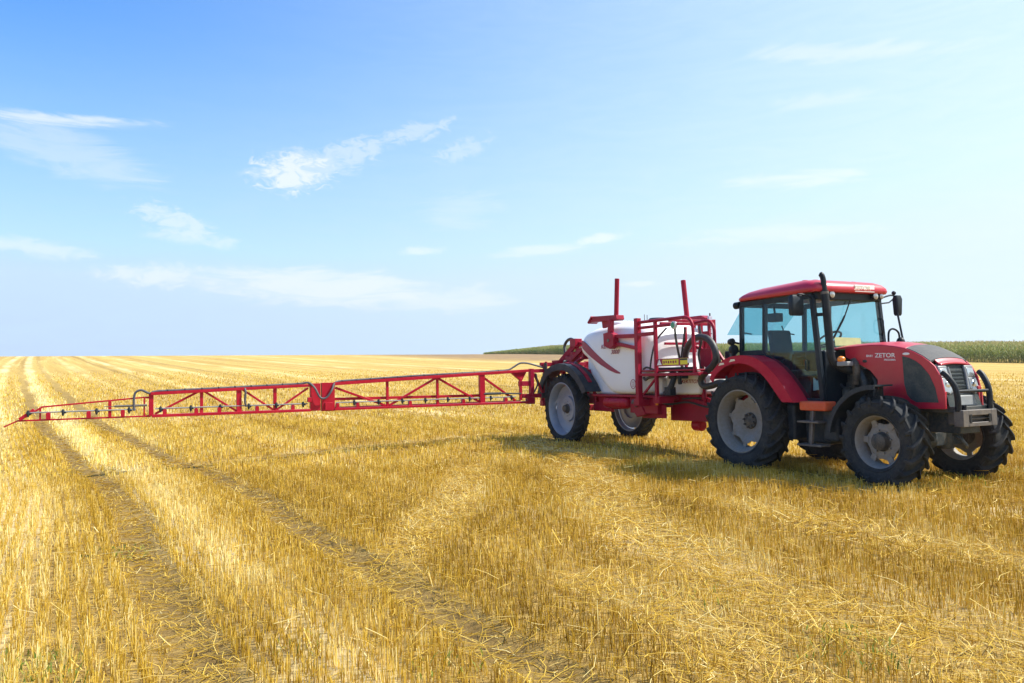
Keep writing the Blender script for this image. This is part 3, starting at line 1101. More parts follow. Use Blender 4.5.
def rear_wheel():
    d = dish_mb([(.335, .052, 8, -.020), (.29, .015, 8, -.012), (.235, 0, 8, .040), (.165, 0, 8, .055), (.05, 0, 8, .055)])
    for k in range(8):     # lugs that hold the dish to the rim
        t = 2 * math.pi * k / 8
        d.bar((.345 * math.cos(t), -.006, .345 * math.sin(t)), (.447 * math.cos(t), -.006, .447 * math.sin(t)), .07, .03, (0, 1, 0))
    w = d.build('rear_wheel', RIM_T, tractor)
    tyre_mb(.806, .505, .47, 21, .048, 1.0, .034).build('tyre', RUBBER, w)
    rim_mb(.511, .20).build('rim', RIM_T, w)
    h = MB().lathe([(.0, .015), (.07, .015), (.085, .025), (.125, .025), (.135, .04), (.135, .16), (0, .16)], n=28)
    bolts(h, .108, 8, -.010, .03, .017)
    h.build('hub', HUB, w)
    return w


w = rear_wheel()
w.location, w.rotation_euler = (0, -YR, .800), (0, R(11), 0)
w2 = copy_tree(w, tractor)
w2.location, w2.rotation_euler, w2.scale = (0, YR + .20, .800), (0, R(40), 0), (1, -1, 1)


def front_wheel():
    d = dish_mb([(.235, .030, 6, -.030), (.20, .005, 6, -.045), (.17, 0, 6, -.05), (.12, 0, 6, -.035), (.05, 0, 6, -.035)])
    for k in range(6):
        t = 2 * math.pi * k / 6
        d.bar((.22 * math.cos(t), -.04, .22 * math.sin(t)), (.315 * math.cos(t), -.035, .315 * math.sin(t)), .085, .02, (0, 1, 0))
    bolts(d, .155, 8, -.075, -.03, .012, .3)
    w = d.build('front_wheel', RIM_T, tractor)
    tyre_mb(.632, .365, .385, 18, .050, 1.0, .034).build('tyre', RUBBER, w)
    rim_mb(.370, .150, .06).build('rim', RIM_T, w)
    h = MB().lathe([(.0, -.145), (.085, -.145), (.112, -.128), (.122, -.05), (.135, -.045), (.135, .13), (0, .13)], n=28)
    h.build('hub', HUB, w)
    return w


w = front_wheel()
w.location, w.rotation_euler = (2.426, -YF, .619), (0, R(4), R(-2))
w2 = copy_tree(w, tractor)
w2.location, w2.rotation_euler, w2.scale = (2.426, YF + .29, .619), (0, R(23), R(-2)), (1, -1, 1)

# drive line
m = MB()
m.box(-.42, 1.15, -.27, .27, .58, 1.08)
m.box(-.30, .35, -.34, .34, .62, 1.0)
m.lathe([(.17, -.64), (.15, -.30), (.15, .30), (.17, .64)], (0, 0, .80), 'y', 20)
m.box(-.62, -.36, -.22, .22, .55, .98)
m.box(-.72, -.60, -.09, .09, .60, .74)
m.bar((-.40, -.30, .55), (-.95, -.36, .62), .06, .10)
m.bar((-.40, .30, .55), (-.95, .36, .62), .06, .10)
m.bar((-.30, -.22, .98), (-.85, -.36, .95), .07, .06)
m.bar((-.85, -.36, .95), (-.87, -.36, .62), .04)
m.build('transmission', ENGINE, tractor, bevel=.02)
m = MB()
m.box(1.10, 2.72, -.24, .24, .72, 1.30)
m.box(1.25, 2.55, -.20, .20, 1.30, 1.62)
m.box(1.35, 2.40, -.16, .16, .58, .74)
for k in range(4):
    m.box(1.45 + .26 * k, 1.62 + .26 * k, -.27, -.19, 1.16, 1.42)
m.lathe([(.0, -.42), (.09, -.42), (.10, -.40), (.10, -.22)], (1.78, 0, 1.12), 'y', 18)
m.lathe([(.0, -.38), (.055, -.38), (.06, -.36), (.06, -.20)], (2.12, 0, .98), 'y', 16)
m.lathe([(.0, 0), (.065, 0), (.07, .02), (.07, .20), (0, .22)], (1.52, -.34, 1.12), 'z', 16)
m.lathe([(.0, 0), (.055, 0), (.06, .02), (.06, .17), (0, .18)], (1.92, -.33, .84), 'z', 16)
m.tube(curve_pts([(1.70, -.30, 1.62), (1.80, -.36, 1.55), (1.86, -.37, 1.40), (1.82, -.33, 1.24)]), .05, 10)
m.tube(curve_pts([(1.55, -.31, 1.70), (1.64, -.37, 1.62), (1.66, -.37, 1.44), (1.62, -.32, 1.30)]), .032, 8)
m.tube(curve_pts([(1.95, -.30, 1.50), (2.02, -.34, 1.40), (2.00, -.34, 1.20), (2.1, -.3, 1.08)]), .022, 8)
m.tube(curve_pts([(1.38, -.33, 1.42), (1.5, -.37, 1.34), (1.62, -.34, 1.36), (1.75, -.3, 1.30)]), .02, 8)
m.build('engine', ENGINE, tractor, bevel=.012)
# the dusty air-cleaner elbow and bracket beside the bonnet's rear edge
m = MB()
m.tube(curve_pts([(1.70, -.40, 1.74), (1.76, -.43, 1.69), (1.78, -.44, 1.55), (1.74, -.42, 1.40)]), [.035, .045, .05, .05, .05, .05, .052, .052, .052, .052, .052, .052, .05, .05, .05, .045, .04, .04, .04][:19], 10)
m.ball((1.72, -.41, 1.745), .05, .045, .04)
m.ball((1.90, -.38, 1.73), .055, .04, .03)
m.build('air_pipe', HUB, tractor)
m = MB()
m.box(2.55, 3.16, -.20, .20, .74, 1.02)
m.box(2.62, 3.20, -.33, .33, 1.02, 1.10)
m.tube([(3.0, -.13, .72), (3.12, -.13, .66), (3.16, -.10, .58), (3.12, -.05, .55)], .025, 8)
m.build('front_frame', ENGINE, tractor, bevel=.02)
m = MB()
m.bar((2.426, -.54, .60), (2.426, .85, .60), .17, .20)
m.lathe([(.10, -.24), (.14, -.20), (.14, .20), (.10, .24)], (2.426, 0, .60), 'y', 18)
for s in (-1, 1):
    m.lathe([(0, -.17), (.10, -.17), (.115, -.10), (.115, .12), (.09, .18), (0, .18)], (2.426, s * .55, .62), 'z', 18)
m.bar((2.25, -.5, .62), (2.25, .5, .62), .035)
m.build('front_axle', ENGINE, tractor, bevel=.015)

# fuel tank, steps, box over the steps
m = MB()
m.box(.76, .92, -.80, -.36, .54, 1.10)
m.box(1.44, 1.72, -.80, -.34, .56, 1.08)
m.box(.95, 1.44, -.62, -.30, .50, 1.06)
m.build('fuel_tank', NAVY, tractor, bevel=.04, seg=3)
m = MB()
for z, a, b in ((.83, 1.13, 1.52), (.485, 1.11, 1.56)):
    m.box(a, b, -.98, -.78, z, z + .03)
m.bar((1.36, -.94, .49), (1.38, -.90, 1.02), .05, .035)
m.bar((1.20, -.80, .49), (1.20, -.74, 1.02), .04, .03)
m.build('cab_steps', STEEL, tractor, bevel=.006)
MB().box(1.15, 1.63, -.95, -.70, 1.012, 1.15).build('step_box', ORANGE, tractor, bevel=.025, seg=3)

# rear fenders
FO = [(-.66, 1.50), (-.60, 1.62), (-.46, 1.735), (-.31, 1.815), (-.14, 1.863), (.05, 1.88), (.22, 1.872), (.38, 1.838), (.55, 1.765), (.70, 1.665), (.84, 1.54), (.95, 1.42), (1.07, 1.27), (1.17, 1.135)]
FI = [(-.60, 1.44), (-.53, 1.54), (-.41, 1.635), (-.28, 1.70), (-.13, 1.74), (.04, 1.748), (.19, 1.735), (.33, 1.695), (.47, 1.62), (.60, 1.52), (.71, 1.41), (.80, 1.30), (.89, 1.20), (.95, 1.135)]


def fender(s):
    m = MB()
    y0, y1 = sorted((s * 1.085, s * 1.06))
    for i in range(len(FO) - 1):          # outer skirt as joined panels, then the top sheet
        m.prism([FO[i], FO[i + 1], FI[i + 1], FI[i]], y0, y1)
    FO2 = [(x * .985 + .001, .8 + (z - .8) * .985) for x, z in FO]
    y2, y3 = sorted((s * 1.08, s * .70))
    for i in range(len(FO) - 1):
        m.prism([FO[i], FO[i + 1], FO2[i + 1], FO2[i]], y2, y3)
    # inner wall towards the cab
    y4, y5 = sorted((s * .70, s * .68))
    m.prism(FO + [(.95, 1.12), (-.55, 1.12)], y4, y5)
    bm_ = m.build('rear_fender', FENDER_RED, tractor)
    if s < 0:
        for px, pz in ((-.36, 1.735), (-.10, 1.79)):
            MB().prism([(px - .07, pz - .018), (px + .07, pz + .004), (px + .055, pz + .03), (px - .03, pz + .03)], -1.088, -1.080).build('reflector', BRIGHT, bm_)
    return bm_


fender(-1)
fender(1)
for s in (-1, 1):
    m = MB()
    a = arc((2.426, .60), .80, 172, 88, 12, '2d')
    b = arc((2.426, .60), .775, 172, 88, 12, '2d')
    y0, y1 = sorted((s * .93, s * .56))
    for i in range(12):
        m.prism([a[i], a[i + 1], b[i + 1], b[i]], y0, y1)
    y0, y1 = sorted((s * .945, s * .925))
    c = arc((2.426, .60), .735, 172, 88, 12, '2d')
    for i in range(12):
        m.prism([a[i], a[i + 1], c[i + 1], c[i]], y0, y1)
    m.bar((2.3, s * .58, .75), (2.3, s * .60, 1.37), .04)
    m.build('front_fender', NAVY, tractor)

# bonnet
ZC = [(1.25, 1.925), (1.56, 1.953), (2.0, 1.965), (2.18, 1.960), (2.40, 1.930), (2.56, 1.893), (2.68, 1.842), (2.80, 1.778), (2.90, 1.705), (2.965, 1.645)]


def zc(x):
    return float(np.interp(x, [p[0] for p in ZC], [p[1] for p in ZC]))


side = [(1.57, 1.80), (1.60, 1.785), (1.70, 1.74), (1.98, 1.594), (2.10, 1.46), (2.085, 1.36), (2.16, 1.242), (2.40, 1.13), (2.66, 1.062), (3.10, 1.070),
        (3.095, 1.27), (3.05, 1.487), (2.965, 1.640)] + [(x, z - .006) for x, z in ZC[-2:0:-1]]
m = MB()
for s in (-1, 1):
    y0, y1 = sorted((s * .375, s * .405))
    m.prism(side, y0, y1)


def shell(x0, x1, nx, y0, y1, th, crown=.045):
    secs = []
    for i in range(nx + 1):
        x = x0 + (x1 - x0) * i / nx
        top, bot = [], []
        for k in range(13):
            y = y0 + (y1 - y0) * k / 12
            z = zc(x) + crown * (1 - abs(y / .40) ** 2.4)
            top.append((x, y, z))
            bot.append((x, y, z - th))
        secs.append(top + bot[::-1])
    return secs


m.loft(shell(1.22, 2.555, 14, -.402, .402, .03))
m.loft(shell(2.90, 2.985, 3, -.30, .30, .03))
# nose side cheeks between lamps and skirt
m.prism([(-.375, 1.10), (-.36, 1.10), (-.34, 1.30), (-.375, 1.30)], 3.03, 3.085, 'x')
m.prism([(.375, 1.10), (.34, 1.10), (.32, 1.36), (.375, 1.36)], 3.03, 3.085, 'x')
hood = m.build('bonnet', RED, tractor, bevel=.008)
m = MB()
m.loft(shell(2.557, 2.90, 8, -.385, .385, .022, .052))
m.build('bonnet_screen', SCREEN, hood)
for s in (-1, 1):
    gp = [(2.505, 1.785), (2.60, 1.762), (2.70, 1.716), (2.78, 1.655), (2.89, 1.525), (2.965, 1.36), (3.008, 1.152), (2.685, 1.152), (2.61, 1.19), (2.555, 1.255), (2.52, 1.40)]
    y0, y1 = sorted((s * .402, s * .411))
    MB().prism(gp, y0, y1).build('side_grille', GRILLE, hood, bevel=.003)


# front face: grille in the middle, lamps either side, on a plane that leans back
def fx(z):
    return 3.075 - (z - 1.27) * .24


def face_patch(poly, d0, d1):
    mb = MB()
    v = [(fx(z) + d0, y, z) for y, z in poly] + [(fx(z) + d1, y, z) for y, z in poly]
    n = len(poly)
    return mb.add(v, [tuple(range(n)), tuple(range(n, 2 * n))[::-1]] + [(i, (i + 1) % n, (i + 1) % n + n, i + n) for i in range(n)])


face_patch([(-.37, 1.12), (.37, 1.12), (.37, 1.66), (-.37, 1.66)], -.07, -.035).build('nose_panel', NAVY, hood)
g = face_patch([(-.13, 1.33), (.13, 1.33), (.165, 1.60), (-.165, 1.60)], -.034, -.012)
grl = g.build('front_grille', GRILLE, hood)
for k in range(5):
    z = 1.365 + k * .05
    MB().bar((fx(z) - .006, -.135, z), (fx(z) - .006, .135, z), .012, .018).build('grille_bar', NAVY, grl)
for s in (-1, 1):
    fr = face_patch([(s * .155, 1.30), (s * .185, 1.64), (s * .365, 1.64), (s * .385, 1.29), (s * .27, 1.25)], -.034, .004).build('lamp_surround', GREYP, hood, bevel=.012)
    l1 = face_patch([(s * .185, 1.33), (s * .205, 1.47), (s * .36, 1.47), (s * .368, 1.30), (s * .27, 1.275)], .0045, .012).build('headlight', LAMP, hood, bevel=.004)
    face_patch([(s * .210, 1.49), (s * .215, 1.61), (s * .345, 1.60), (s * .357, 1.49)], .0045, .010).build('upper_lamp', CHROME, hood, bevel=.004)
    m = MB()
    m.lathe([(.052, 0), (.045, .008), (.0, .012)], (fx(1.385) + .012, s * .275, 1.385), 'x', 18)
    m.build('bulb_cover', CHROME, l1)
    m = MB()
    m.tube([(fx(1.61) + .0, s * .175, 1.62), (fx(1.5) + .004, s * .168, 1.50), (fx(1.36) + .004, s * .146, 1.32)], .018, 8)
    m.build('grille_trim', GREYP, hood)
face_patch([(-.34, 1.10), (.34, 1.10), (.33, 1.255), (-.33, 1.255)], -.02, -.005).build('radiator_grille', GRILLE, hood)
face_patch([(-.18, 1.10), (.22, 1.10), (.20, 1.24), (-.16, 1.24)], -.003, .02).build('bumper_pad', GREYP, tractor, bevel=.02)

MK = 'ZETOR'
text(MK, .086, (2.235, -.4065, 1.803), (R(90), R(1.5), 0), WHITE, hood, sx=1.18)
text('8441', .048, (1.985, -.4065, 1.803), (R(90), R(1.5), 0), WHITE, hood, sx=1.15)
text('PROXIMA', .038, (2.31, -.4065, 1.738), (R(90), R(1.5), 0), WHITE, hood, sx=1.1)
MB().ball((2.565, -.408, 1.815), .055, .004, .018).build('badge', WHITE, hood)

# weight bracket and guard bars
m = MB()
m.box(3.17, 3.30, -.355, -.24, .84, 1.055)
m.box(3.17, 3.30, .24, .355, .84, 1.055)
m.box(3.17, 3.299, -.24, .24, .985, 1.055)
m.box(3.17, 3.299, -.24, .24, .84, .895)
m.box(3.165, 3.21, -.24, .24, .895, .985)
m.box(3.225, 3.27, -.24, .24, .93, .945)
m.box(3.02, 3.17, -.25, .25, .86, 1.03)
brk = m.build('weight_bracket', STEEL, tractor, bevel=.006)
for y in (-.20, .20):
    MB().box(3.295, 3.303, y - .02, y + .02, .89, 1.0).build('slot', BLACKM, brk)
m = MB()
for s in (-1, 1):
    m.tube(curve_pts([(3.22, s * .335, 1.04), (3.225, s * .34, 1.20), (3.20, s * .352, 1.36), (3.12, s * .378, 1.50), (3.06, s * .39, 1.555)]), .038, 12)
m.tube([(3.215, -.34, 1.30), (3.215, .34, 1.30)], .022, 10)
m.tube([(3.215, -.2, 1.055), (3.215, -.2, 1.12)], .03, 10)
m.build('guard_bar', BLACKM, tractor)

# cab frame
CY = .765
AP0, AP1 = (1.285, 2.74), (1.425, 1.16)
m = MB()
for s in (-1, 1):
    y = s * (CY - .03)
    m.bar((AP0[0], y, AP0[1]), (AP1[0], y, AP1[1]), .075, .07, (0, 1, 0))
    m.bar((.325, y, 2.74), (.285, y, 1.90), .075, .06, (0, 1, 0))
    m.bar((-.205, y, 2.74), (-.235, y, 1.88), .075, .06, (0, 1, 0))
    m.bar((-.22, y, 2.745), (1.30, y, 2.745), .06, .09)
    m.bar((-.235, y, 1.915), (.285, y, 1.915), .05, .09)
    pts = [(.285, 1.92), (.50, 1.725), (.75, 1.405), (.97, 1.175)]
    for (a, b), (c, d) in zip(pts[:-1], pts[1:]):
        m.bar((a, y, b), (c, y, d), .05, .06, (0, 1, 0))
    m.bar((.96, y, 1.165), (1.43, y, 1.155), .06, .06)
m.bar((-.22, -.72, 2.745), (-.22, .72, 2.745), .06, .09)
m.bar((1.315, -.72, 2.75), (1.315, .72, 2.75), .10, .13)
m.bar((-.235, -.72, 1.90), (-.235, .72, 1.90), .06, .12)
m.box(-.26, 1.42, -.70, .70, 1.08, 1.14)
m.box(-.27, -.21, -.68, .68, 1.12, 1.86)
m.box(1.30, 1.42, -.66, .66, 1.12, 1.90)
cabf = m.build('cab_frame', CABM, tractor, bevel=.012)
# roof
m = MB()


def rrect(cx, cy, hx, hy, r, z, n=6):
    out = []
    for (sx, sy, a0) in ((1, 1, 0), (-1, 1, 90), (-1, -1, 180), (1, -1, 270)):
        for i in range(n + 1):
            t = R(a0 + 90 * i / n)
            out.append((cx + sx * (hx - r) + r * math.cos(t), cy + sy * (hy - r) + r * math.sin(t), z))
    return out


m.loft([rrect(.60, 0, .76, .74, .10, 2.795), rrect(.60, 0, .845, .815, .14, 2.800), rrect(.60, 0, .865, .83, .15, 2.835), rrect(.595, 0, .86, .825, .16, 2.885),
        rrect(.585, 0, .825, .795, .18, 2.94), rrect(.57, 0, .755, .74, .20, 2.982), rrect(.56, 0, .60, .62, .22, 3.012), rrect(.55, 0, .35, .40, .2, 3.025)])
m.v = [(x, y, z - max(0, .45 - x) * .10 * min(1, max(0, (z - 2.81) / .15))) for x, y, z in m.v]
for y in (-.42, .42):
    m.bar((.25, y, 3.0), (1.10, y, 3.01), .08, .03)
roof = m.build('cab_roof', RED, tractor, smooth=50)
text(MK, .095, (1.4625, .16, 2.868), (R(90), 0, R(90)), BRIGHT, roof, sx=1.25)
MB().box(1.440, 1.4605, .0, .44, 2.812, 2.918).build('roof_sticker', WHITE, roof, bevel=.004)
MB().lathe([(0, .06), (.045, .055), (.055, .0), (.055, -.03)][::-1], (.50, 0, 3.05), 'z', 18).build('beacon', ORANGE, roof)
for y, r in ((-.47, .062), (.50, .062), (.635, .05)):
    m = MB().lathe([(0, -.05), (r * .7, -.045), (r, 0.0), (r, .03), (r * .9, .034)], (1.40, y, 2.762), 'x', 20)
    h_ = m.build('work_light', CABM, roof)
    MB().lathe([(r * .9, .035), (r * .6, .045), (0, .05)], (1.40, y, 2.762), 'x', 20).build('lens', LAMP, h_)

# glass
wz0, wz1 = 2.70, 1.90


def ax(z):
    return AP0[0] + (AP0[1] - z) * (AP1[0] - AP0[0]) / (AP0[1] - AP1[1])


m = MB().add([(ax(2.70) + .02, -.70, 2.70), (ax(2.70) + .02, .70, 2.70), (ax(1.90) + .02, .70, 1.90), (ax(1.90) + .02, -.70, 1.90),
              (ax(2.70) + .026, -.70, 2.70), (ax(2.70) + .026, .70, 2.70), (ax(1.90) + .026, .70, 1.90), (ax(1.90) + .026, -.70, 1.90)],
             [(0, 1, 2, 3), (4, 7, 6, 5), (0, 4, 5, 1), (1, 5, 6, 2), (2, 6, 7, 3), (3, 7, 4, 0)])
wsh = m.build('windshield', GLASS_F, tractor)
for s in (-1, 1):
    y0, y1 = sorted((s * (CY - .004), s * (CY + .003)))
    d = MB().prism([(.335, 2.70), (1.27, 2.70), (1.40, 1.19), (1.01, 1.19), (.78, 1.41), (.53, 1.73), (.33, 1.91)], y0, y1).build('door_glass', GLASS, tractor)
    m = MB()
    m.tube([(1.17, s * .785, 1.62), (1.17, s * .80, 1.62), (1.17, s * .80, 1.76), (1.17, s * .785, 1.76)], .012, 8)
    m.build('door_handle', CABM, d)
    MB().prism([(-.17, 2.70), (.29, 2.70), (.255, 1.96), (-.20, 1.96)], y0, y1).build('quarter_glass', GLASS, tractor)
rwin = MB().add([(-.27, -.66, 2.70), (-.27, .66, 2.70), (-.70, .62, 2.26), (-.70, -.62, 2.26), (-.274, -.66, 2.706), (-.274, .66, 2.706), (-.704, .62, 2.266), (-.704, -.62, 2.266)],
                [(0, 3, 2, 1), (4, 5, 6, 7), (0, 1, 5, 4), (1, 2, 6, 5), (2, 3, 7, 6), (3, 0, 4, 7)]).build('rear_window', GLASS, tractor)
for y in (-.5, .5):
    MB().tube([(-.24, y, 2.25), (-.46, y, 2.29), (-.52, y, 2.42)], .012, 8).build('window_stay', CABM, rwin)

# inside the cab
m = MB()
m.loft([[(x0 + dx, y, z) for (dx, y) in ((-.06, -.21), (.06, -.23), (.07, .23), (-.06, .21))] for x0, z in ((-.02, 1.62), (-.06, 1.80), (-.09, 2.05), (-.12, 2.25), (-.13, 2.31))])
m.box(-.02, .48, -.24, .24, 1.50, 1.63)
m.box(.05, .40, -.18, .18, 1.14, 1.50)
m.bar((-.02, -.30, 1.82), (.34, -.30, 1.84), .07, .06)
m.bar((-.02, .30, 1.82), (.34, .30, 1.84), .07, .06)
m.build('driver_seat', SEATM, tractor, bevel=.045, seg=3)
m = MB()
m.box(1.02, 1.32, -.64, .64, 1.60, 1.92)  # widened across the cab to block the sun from the near fender
m.box(1.02, 1.28, -.16, .16, 1.14, 1.66)
m.build('dashboard', CABM, tractor, bevel=.02)
MB().box(.15, .62, -.66, -.36, 1.14, 1.62).build('side_console', CABM, tractor, bevel=.02)
MB().box(-.20, .55, .40, .66, 1.14, 1.70).build('side_console', CABM, tractor, bevel=.02)
for (a, b) in (((.55, -.45, 1.60), (.62, -.46, 1.86)), ((.45, -.52, 1.60), (.50, -.53, 1.78))):
    m = MB().bar(a, b, .025)
    m.ball(b, .024)
    m.build('lever', CABM, tractor)
m = MB().box(.20, .40, -.58, -.42, 2.42, 2.56)
m.bar((.30, -.50, 2.55), (.30, -.52, 2.70), .03)
m.build('monitor', CABM, tractor, bevel=.01)
stw = MB()
cpt = Vector((.93, 0, 2.10))
e1, e2 = Vector((0, 1, 0)), Vector((.82, 0, .57)).normalized()
ringp = [cpt + (e1 * math.cos(2 * math.pi * k / 28) + e2 * math.sin(2 * math.pi * k / 28)) * .205 for k in range(29)]
stw.tube(ringp, .017, 8, False)
for k in (0, 9, 19):
    stw.tube([cpt - Vector((-.03, 0, .05)), ringp[k]], .012, 6)
stw.tube([cpt - Vector((-.02, 0, .03)), (1.14, 0, 1.80)], .035, 8)
stw.build('steering_wheel', CABM, tractor)
pp = MB().add([(ax(2.0) - .03, -.31, 1.985), (ax(2.0) - .03, .27, 1.985), (ax(2.1) - .04, .27, 2.105), (ax(2.1) - .04, -.31, 2.115),
               (ax(2.0) - .034, -.31, 1.985), (ax(2.0) - .034, .27, 1.985), (ax(2.1) - .044, .27, 2.105), (ax(2.1) - .044, -.31, 2.115)],
              [(0, 1, 2, 3), (7, 6, 5, 4), (0, 4, 5, 1), (1, 5, 6, 2), (2, 6, 7, 3), (3, 7, 4, 0)])
pp.build('yellow_sign', PAPER, tractor)
MB().prism([(1.12, 1.30), (1.27, 1.32), (1.24, 1.40), (1.29, 1.47), (1.18, 1.45), (1.13, 1.50)], -.60, -.58).build('paper_sheet', WHITE, tractor)
m = MB()
m.tube([(1.36, .02, 2.72), (ax(2.3) + .05, -.18, 2.38), (ax(2.1) + .05, -.42, 2.10)], .010, 6)
m.bar((ax(2.45) + .04, -.12, 2.45), (ax(2.0) + .045, -.50, 2.02), .014, .02)
m.build('wiper', BLACKM, wsh)

# exhaust
m = MB()
p = [(1.71, -.40, 1.60), (1.63, -.50, 1.62), (1.555, -.62, 1.70), (1.53, -.66, 1.80), (1.515, -.665, 2.0), (1.47, -.67, 2.70), (1.463, -.67, 2.80)]
m.tube(curve_pts(p, 4), .058, 14)
m.tube(curve_pts([(1.463, -.67, 2.78), (1.452, -.672, 2.94), (1.443, -.674, 3.0), (1.428, -.68, 3.045), (1.41, -.685, 3.06)], 4), .040, 12)
m.bar((1.49, -.66, 2.45), (1.33, -.72, 2.45), .03, .05)
ex_ = m.build('exhaust_pipe', BLACKM, tractor)
MB().lathe([(.060, 0), (.062, .02), (.060, .04)], (1.464, -.67, 2.75), 'z', 14).build('clamp', STEEL, ex_)

# mirrors
for s in (-1, 1):
    y = s * 1.03
    m = MB()
    if s < 0:
        m.tube(curve_pts([(1.30, -.77, 2.70), (1.30, -.86, 2.74), (1.27, -1.0, 2.76), (1.24, -1.03, 2.70)]), .014, 8)
        m.loft([rrect(0, 0, .028, .11, .02, 0), rrect(0, 0, .045, .125, .03, .03), rrect(0, 0, .05, .125, .03, .27), rrect(0, 0, .03, .10, .02, .31)])
        m.v = [(x + 1.23, yy - 1.02, z + 2.44) if i >= len(m.v) - 112 else (x, yy, z) for i, (x, yy, z) in enumerate(m.v)]
    else:
        m.tube(curve_pts([(1.30, .77, 2.74), (1.32, .90, 2.78), (1.32, 1.02, 2.80), (1.31, 1.12, 2.77), (1.33, 1.20, 2.60)]), .014, 8)
        m.tube([(1.30, .77, 2.66), (1.32, .95, 2.68), (1.30, 1.08, 2.74)], .012, 8)
        m.tube([(1.31, 1.09, 2.80), (1.44, 1.10, 2.02)], .016, 8)
        m.ball((1.31, 1.09, 2.84), .035)
        m.loft([rrect(0, 0, .028, .05, .02, 0), rrect(0, 0, .045, .06, .03, .03), rrect(0, 0, .05, .075, .03, .27), rrect(0, 0, .03, .06, .02, .33)])
        m.v = [(x + 1.33, yy + 1.14, z + 2.47) if i >= len(m.v) - 112 else (x, yy, z) for i, (x, yy, z) in enumerate(m.v)]
    m.build('mirror', CABM, tractor)
# grab rails by the far windshield pillar
m = MB()
m.tube(curve_pts([(1.34, .70, 2.42), (1.42, .66, 2.38), (1.43, .64, 2.22), (1.37, .70, 2.16)]), .012, 8)
m.tube(curve_pts([(1.38, .82, 2.02), (1.38, .84, 2.20), (1.39, .93, 2.25), (1.42, 1.02, 2.18), (1.42, 1.03, 2.0)]), .016, 8)
m.build('grab_rail', CABM, tractor)

# lamps on stalks
m = MB()
m.bar((1.50, -.55, 1.68), (1.72, -.60, 1.70), .05, .06)
m.box(1.62, 1.80, -.66, -.52, 1.665, 1.73)
st_ = m.build('lamp_bracket', GREYP, tractor, bevel=.01)
MB().ball((1.665, -.61, 1.765), .062, .055, .05).build('indicator', AMBER, st_)
m = MB()
m.bar((1.50, .55, 1.68), (1.60, .85, 1.90), .04)
m.ball((1.55, .88, 2.02), .07, .06, .09)
m.build('indicator', BLACKM, tractor)
for x, y, z, r in ((-.30, -.90, 2.12, .058), (-.30, -.86, 1.985, .085)):
    m = MB()
    m.lathe([(0, -.06), (r * .8, -.05), (r, -.01), (r, .03), (0, .045)], (x, y, z), 'x', 18)
    m.bar((x, y, z), (x, -.74, z - .03), .03)
    m.bar((x, y, z), (x + .02, y, 1.86), .03)
    m.build('rear_lamp', BLACKM, tractor)
m = MB()
m.lathe([(0, .05), (.045, .045), (.06, .0), (.06, -.05), (0, -.06)], (-.30, -.74, 2.74), 'x', 18)
m.bar((-.30, -.74, 2.79), (-.20, -.70, 2.80), .02)
m.build('rear_work_light', BLACKM, tractor)

# ------------------------------------------------------------------ trailed sprayer
SX = -5.973
SO = (SX, 0, 0)
sx_, sy_ = world_xy(SX, 0.0)
sprayer = empty('trailed_sprayer', None, (sx_, sy_, 0), -TH)
tag(sprayer, 'red trailed field sprayer with white tank and its long truss boom unfolded to the left', 'sprayer')


def S(mb, name, m_, parent=None, **k):
    return mb.build(name, m_, parent or sprayer, off=SO, **k)


def spray_wheel():
    d = dish_mb([(.545, 0, 8, .035), (.42, 0, 8, .075), (.30, 0, 8, .070), (.285, 0, 8, .020), (.14, 0, 8, .015), (.05, 0, 8, .015)])
    bolts(d, .17, 8, -.01, .02, .013)
    w = d.build('wheel', RIM_S, sprayer)
    tyre_mb(.832, .605, .32, 25, .034, 1.0, .026).build('tyre', RUBBER, w)
    rim_mb(.612, .145, .055).build('rim', RIM_S, w)
    h = MB().lathe([(0, -.085), (.07, -.085), (.085, -.07), (.09, -.01), (.115, .0), (.115, .02), (.06, .02), (.06, .25), (0, .25)], n=24)
    h.build('hub', HUB, w)
    return w


w = spray_wheel()
w.location, w.rotation_euler = (0, -.823, .815), (0, R(5), 0)
w2 = copy_tree(w, sprayer)
w2.location, w2.rotation_euler, w2.scale = (0, 1.08, .815), (0, R(9), 0), (1, -1, 1)

# chassis
m = MB()
for s in (-1, 1):
    m.box(-7.0, -2.55, s * .45 - .05, s * .45 + .05, .93, 1.16)
m.box(-7.05, -6.93, -.5, .5, .90, 1.18)
m.bar((SX, -.62, .82), (SX, .90, .82), .14, .14)
for s in (-1, 1):
    m.box(SX - .12, SX + .12, s * .45 - .06, s * .45 + .06, .80, .95)
m.box(-4.9, -2.35, -.80, -.40, 1.125, 1.175)
m.box(-4.9, -2.35, .40, .80, 1.125, 1.175)
m.box(-5.2, -4.45, -.56, -.495, .78, 1.13)
m.box(-3.55, -2.62, -.72, -.52, .80, 1.12)
m.prism([(-3.70, 1.05), (-3.2, 1.05), (-2.5, .98), (-2.5, .72), (-3.25, .70), (-3.55, .85)], -.62, -.585)
m.prism([(-3.55, .98), (-3.15, 1.02), (-3.0, .78), (-3.3, .72)], -.74, -.625)
m.box(-3.05, -2.85, -.99, -.60, .96, 1.10)
m.box(-2.42, -2.24, -.97, -.60, 1.03, 1.16)
S(m, 'chassis', RED_F, bevel=.012)
m = MB()
m.prism([(-2.75, 1.15), (-1.70, 1.15), (-1.15, .98), (-1.00, .86), (-1.0, .70), (-1.48, .68), (-2.75, .66)], -.30, -.265)
m.prism([(-2.75, 1.15), (-1.70, 1.15), (-1.15, .98), (-1.00, .86), (-1.0, .70), (-1.48, .68), (-2.75, .66)], .265, .30)
m.box(-2.78, -1.6, -.262, .262, 1.05, 1.10)
m.box(-2.78, -1.4, -.262, .262, .69, .73)
m.bar((-2.45, -.33, 1.185), (-1.62, -.33, 1.00), .035, .07)
